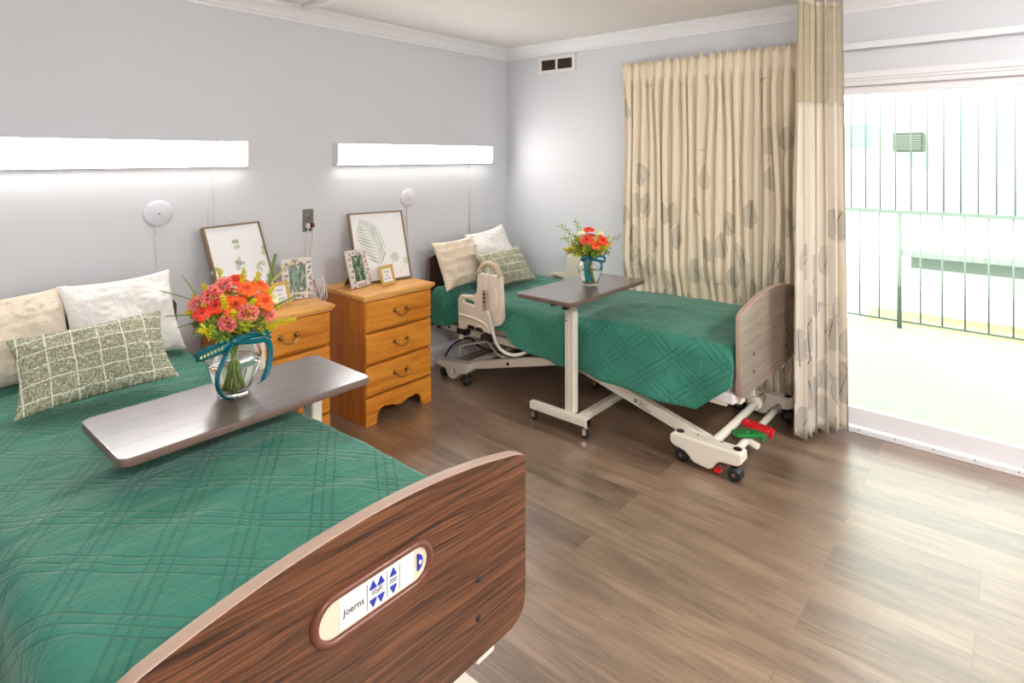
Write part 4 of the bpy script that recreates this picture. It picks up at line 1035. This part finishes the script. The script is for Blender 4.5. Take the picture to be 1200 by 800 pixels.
def petal(mb, c, ax, side, r, curl, open_, mi, wav, rnd):
    ax = Vector(ax).normalized(); side = Vector(side); side = (side-ax*side.dot(ax)).normalized(); tg = ax.cross(side)
    def fn(u, v):
        a = (u-.5)*1.7; h = v; k = math.sin(min(1, v*1.3)*PI/2)
        rad = r*(.18+.82*open_*h**1.2)
        d = side*math.cos(a*k)+tg*math.sin(a*k)
        z = r*(.95*h*(1-.35*open_))-r*curl*h**4*.5
        z -= abs(u-.5)**2*r*.5*h
        w = wav*math.sin(u*9+rnd)*h*r*.08
        p = Vector(c)+d*(rad+w)+ax*(z+w)
        return tuple(p), (u, v)
    mb.grid(5, 5, fn, mi)
def rose(c, ax, r, mat, parent, seed, name='rose'):
    rnd = random.Random(seed); mb = MB(); a0 = Vector(ax).normalized(); o1 = a0.orthogonal().normalized(); o2 = a0.cross(o1)
    base = Vector(c)-a0*r*.45
    for k in range(30):
        f = (k/29)**.9; ang = k*2.4+rnd.uniform(-.2, .2); sd = o1*math.cos(ang)+o2*math.sin(ang)
        petal(mb, base, a0, sd, r*(.66+.40*f), .1+1.0*f, .10+.80*f, 0, 1, rnd.uniform(0, 6))
    return obj(name, mb, mat, parent, solid=.0006)
def carnation(c, ax, r, mat, parent, seed):
    rnd = random.Random(seed); mb = MB(); a0 = Vector(ax).normalized(); o1 = a0.orthogonal().normalized(); o2 = a0.cross(o1); base = Vector(c)-a0*r*.5
    for k in range(46):
        f = (k+.5)/46; th = math.acos(1-f*.95); ph = k*2.4; d = a0*math.cos(th)+(o1*math.cos(ph)+o2*math.sin(ph))*math.sin(th); sd = d.orthogonal().normalized()
        sd = Matrix.Rotation(rnd.uniform(0, 6.3), 3, d) @ sd; ru = r*rnd.uniform(.9, 1.08); w = r*.5
        n2 = d.cross(sd)
        def fn(u, v):
            zz = math.sin(u*26+k)*r*.05*v; e = ru*(.35+.65*v)*(1 if v < 1 else 1+.05*math.sin(u*40))
            return tuple(base+d*e+sd*(u-.5)*w*v*1.3+n2*(zz+.10*r*math.sin(u*7+k)*v)), (u, v)
        mb.grid(8, 3, fn)
    return obj('carnation', mb, mat, parent, solid=.0005)
def goldenrod(base, tip, parent, seed, mat='goldenrod_yellow', n=70, spread=.022, s=1):
    rnd = random.Random(seed); mb = MB(); b, t_ = Vector(base), Vector(tip); d = t_-b
    mb.tube([b, b+d*.5, t_], .0011, 5, mi=1)
    for i in range(n):
        f = rnd.uniform(.3, 1.02); p = b+d*f+Vector((rnd.gauss(0, 1), rnd.gauss(0, 1), rnd.gauss(0, 1)))*spread*(1.15-f)*.75
        r = rnd.uniform(.0022, .0042)*s
        mb.add([p+Vector(q)*r for q in ((1,0,0),(-1,0,0),(0,1,0),(0,-1,0),(0,0,1.2),(0,0,-1.2))], [(0,2,4),(2,1,4),(1,3,4),(3,0,4),(2,0,5),(1,2,5),(3,1,5),(0,3,5)], mi=0)
    return obj('goldenrod', mb, [mat, 'stem_green'], parent)
def leafy(base, tip, parent, seed, mat='leaf_green', n=14, l=.03, w=.012, name='leaf_sprig'):
    rnd = random.Random(seed); mb = MB(); b, t_ = Vector(base), Vector(tip); d = t_-b; dn = d.normalized()
    mb.tube([b, t_], .0010, 5, mi=1)
    for i in range(n):
        f = .25+.75*i/(n-1); p = b+d*f; ang = i*2.4; o1 = dn.orthogonal().normalized(); sd = Matrix.Rotation(ang, 3, dn) @ o1
        ld = (dn*.7+sd).normalized(); nn = ld.cross(dn).normalized(); L_ = l*rnd.uniform(.7, 1.1); w_ = w*rnd.uniform(.7, 1.1)
        up_ = ld.cross(nn)*.15*L_
        mb.add([p, p+ld*L_*.4+nn*w_*.5+up_, p+ld*L_*.5-up_*.3, p+ld*L_*.4-nn*w_*.5+up_, p+ld*L_*.75+nn*w_*.4+up_, p+ld*L_*.75-nn*w_*.4+up_, p+ld*L_], [(0, 2, 1), (0, 3, 2), (1, 2, 4), (2, 3, 5), (2, 6, 4), (2, 5, 6)])
    return obj(name, mb, [mat, 'stem_green'], parent)
def frond(base, tip, parent, seed, mat='leaf_green', n=22, l=.016):
    mb = MB(); b, t_ = Vector(base), Vector(tip); d = t_-b; dn = d.normalized(); sd = dn.cross(Vector((0, 0, 1))).normalized()
    mb.tube([b, b+d*.5+Vector((0, 0, .004)), t_], .0009, 5)
    for i in range(n):
        f = .2+.8*i/n; p = b+d*f+Vector((0, 0, .004*math.sin(f*PI)))
        for s_ in (-1, 1):
            L_ = l*(1.1-f*.6); e = p+(sd*s_*.9+dn*.6+Vector((0, 0, .3)))*L_; mb.add([p, p+dn*.0035, e, p-dn*.0015+sd*s_*.002], [(0, 1, 2), (0, 2, 3)])
    return obj('fern_frond', mb, mat, parent)
def bouquet(c, label, s, items, ngr, seed, width):
    t = thing('flower_bouquet', label, 'bouquet', c, 0, 'bouquets'); rnd = random.Random(seed)
    VF = Vector((-3.78-c[0], -3.30-c[1], 0)).normalized(); VR = Vector((-VF.y, VF.x, 0)); VU = Vector((0, 0, 1))
    P = lambda r_, f_, z_: VR*r_+VF*f_+VU*z_
    neck = P(0, 0, .200*s)
    for i in range(14):   # stems crossing in the neck
        a = 2*PI*i/14+.3+.2*(i % 2); foot = Vector((math.cos(a)*.026*s, math.sin(a)*.026*s, .020*s)); nk = Vector((-math.cos(a+.5)*.020*s, -math.sin(a+.5)*.020*s, .192*s)); tp = Vector((-math.cos(a+.5)*.060*s, -math.sin(a+.5)*.060*s, .27*s))
        obj('stem', MB().tube(smooth_path([foot, (foot+nk)*.5+Vector((0, 0, .004)), nk, tp], 4), (.0030 if i % 3 else .0042)*s, 7), ['stem_green', 'leaf_lime', 'stem_green'][i % 3], t)
    for kind, r_, f_, z_, rad, mat in items:
        p = P(r_, f_*.85, z_+.014*s); ax = (p-neck*1.0+VF*.05+VU*.02).normalized()
        if kind == 'rose': rose(p, ax, rad, mat, t, rnd.random())
        else: carnation(p, ax, rad, mat, t, rnd.random())
    for i in range(ngr):
        a = rnd.uniform(0, 2*PI); el = rnd.uniform(.12, 1.25); R_ = width*rnd.uniform(.80, 1.05)
        d = Vector((math.cos(a)*math.cos(el), math.sin(a)*math.cos(el), math.sin(el)*.86)); tip = neck+Vector((0, 0, .015))+d*R_
        if i % 2 == 0: goldenrod(neck+d*R_*.25, tip+d*.012, t, rnd.random(), n=130, spread=.024*s, s=1.15)
        else: leafy(neck+d*R_*.15, neck+d*R_*.98, t, rnd.random(), rnd.choice(['leaf_green', 'leaf_lime', 'leaf_green']), 18, .030*s, .011*s)
    for i in range(10):
        a = 2*PI*i/10+.2; d = Vector((math.cos(a), math.sin(a), .25+.25*(i % 2))); leafy(neck, neck+d*width*.72, t, i+seed, ['leaf_green', 'leaf_lime'][i % 2], 20, .034*s, .013*s)
    return t, P, neck
V1 = (-2.885, -1.315, .7605); V2 = (-.868, -1.405, .8005)
vase(V1, 1.0, 'clear glass vase with teal bow on the near overbed table', (0, 0, 0), '')
vase(V2, .86, 'clear glass vase with teal bow on the far overbed table', (0, 0, 0), '')
water(V1, 1.0, 'clear water around the stems in the near vase'); water(V2, .86, 'clear water around the stems in the far vase')
it1 = [('rose', .005, .075, .300, .050, 'rose_orange'), ('rose', -.095, .055, .285, .040, 'rose_red'), ('rose', .098, .060, .300, .040, 'rose_orange'), ('rose', .085, .0, .345, .040, 'rose_orange'), ('rose', .005, .0, .372, .042, 'rose_red'), ('rose', .04, .05, .345, .036, 'rose_orange'), ('car', -.03, .03, .362, .030, 'carnation_pink'), ('rose', -.055, .065, .300, .034, 'rose_red'),
       ('car', -.070, .040, .335, .036, 'carnation_pink'), ('car', .045, .105, .275, .034, 'carnation_pink'), ('car', -.02, .100, .245, .030, 'carnation_pink'), ('car', .110, .065, .255, .026, 'carnation_pink'), ('car', -.115, .02, .305, .026, 'carnation_pink'), ('rose', .125, .01, .300, .030, 'rose_cream'), ('rose', -.03, -.06, .33, .036, 'rose_orange')]
b1, P, neck = bouquet(V1, 'large bouquet of orange roses and pink carnations in the near vase', 1.0, it1, 34, 11, .155)
frond(P(-.06, .0, .29), P(-.215, .01, .365), b1, 1); frond(P(-.06, .02, .27), P(-.195, .03, .285), b1, 2); frond(P(-.07, .0, .25), P(-.16, .03, .245), b1, 3)
frond(P(-.10, -.04, .30), P(-.155, -.05, .395), b1, 4); frond(P(.09, -.05, .32), P(.205, -.10, .415), b1, 5, 'leaf_lime', 26); frond(P(.10, -.03, .30), P(.135, -.10, .44), b1, 6); frond(P(.10, .04, .27), P(.21, .03, .315), b1, 7, 'leaf_green', 24, .02)
goldenrod(P(.08, .06, .235), P(.185, .075, .245), b1, 8, n=70, spread=.014)
for i_, (a_, b_, z_) in enumerate(((-.12, -.01, .335), (-.09, .03, .375), (-.045, .0, .415), (.03, .02, .415), (.075, .0, .395), (.12, .02, .345), (-.14, .02, .29), (-.03, .09, .335), (.06, .09, .325), (.0, .11, .30), (.135, .04, .28))):
    goldenrod(P(a_*.4, b_*.4, .25), P(a_, b_, z_), b1, 40+i_, n=110, spread=.018, s=1.1)
it2 = [('rose', -.020, .062, .262, .045, 'rose_red'), ('rose', .075, .055, .262, .042, 'rose_red'), ('rose', -.01, -.01, .318, .038, 'rose_red'), ('rose', .030, .075, .232, .030, 'rose_orange'), ('rose', .058, .0, .300, .026, 'rose_cream'), ('rose', -.055, .02, .300, .024, 'rose_cream'), ('rose', .0, -.06, .28, .036, 'rose_orange')]
b2, P, neck = bouquet(V2, 'smaller bouquet of red roses in the far vase', .86, it2, 30, 23, .140)
leafy(P(-.03, 0, .22), P(-.170, .0, .345), b2, 5, 'leaf_lime', 20, .028, .012); leafy(P(-.03, 0, .2), P(-.155, .02, .275), b2, 6, 'leaf_lime', 20, .028, .012); leafy(P(.04, 0, .22), P(.165, .02, .290), b2, 7, 'leaf_lime', 16, .024, .01); leafy(P(-.02, 0, .25), P(-.09, .0, .375), b2, 9, 'leaf_lime', 16, .026, .012)

# ------------------------------------------------------------------ added ceiling fill lamps, out of view, to brighten the room
def fill_lamp(x, y, label):
    t = thing('fill_light', label, 'added fill light', (x, y, HC), 0, 'added fill lights')
    obj('base_ring', MB().lathe([(0, 0), (.20, 0), (.205, -.012), (.20, -.03), (.185, -.034), (0, -.034)], n=40), 'white_plastic', t)
    obj('dome', MB().lathe([(.185, -.035), (.178, -.06), (.15, -.085), (.10, -.10), (.04, -.106), (0, -.107)], n=40), 'fill_diffuser', t)
fill_lamp(-3.9, -4.2, 'added out-of-view ceiling fill light near the front wall by the left corner')
fill_lamp(-1.6, -4.2, 'added out-of-view ceiling fill light near the front wall by the glass door')

# ------------------------------------------------------------------ daylight
w = bpy.data.worlds.new('World'); bpy.context.scene.world = w; w.use_nodes = True
nt_ = w.node_tree; bg = nt_.nodes['Background']
sky = nt_.nodes.new('ShaderNodeTexSky'); sky.sky_type = 'HOSEK_WILKIE'; sky.turbidity = 4; sky.sun_direction = (-.5, -.3, .8)
mixn = nt_.nodes.new('ShaderNodeMix'); mixn.data_type = 'RGBA'; mixn.inputs[0].default_value = .75
nt_.links.new(sky.outputs[0], mixn.inputs[6]); mixn.inputs[7].default_value = (.93, 1, .97, 1)
nt_.links.new(mixn.outputs[2], bg.inputs[0]); bg.inputs[1].default_value = 4.2
sun = bpy.data.lights.new('sun', 'SUN'); sun.energy = 10.0; sun.angle = math.radians(.6); sun.color = (1, .98, .93)
so = bpy.data.objects.new('sun', sun); C.objects.link(so)
so.rotation_euler = Vector((-1.18, .25, 1.0)).to_track_quat('Z', 'Y').to_euler()

# ------------------------------------------------------------------ camera
F = 694.2; TH = math.atan2(595, F)
cam = bpy.data.cameras.new('camera'); co = bpy.data.objects.new('camera', cam); C.objects.link(co)
co.location = (-3.77998, -3.30172, 1.55)
d = Vector((math.cos(TH), math.sin(TH), 0)); co.rotation_euler = d.to_track_quat('-Z', 'Y').to_euler()
cam.sensor_width = 36; cam.lens = 36*F/1200; cam.shift_x = 0; cam.shift_y = -(400-183)/1200; cam.clip_start = .02
sc = bpy.context.scene; sc.camera = co
sc.view_settings.view_transform = 'Standard'; sc.view_settings.look = 'None'; sc.view_settings.gamma = 1; sc.view_settings.use_curve_mapping = False
sc.view_settings.exposure = 0.0
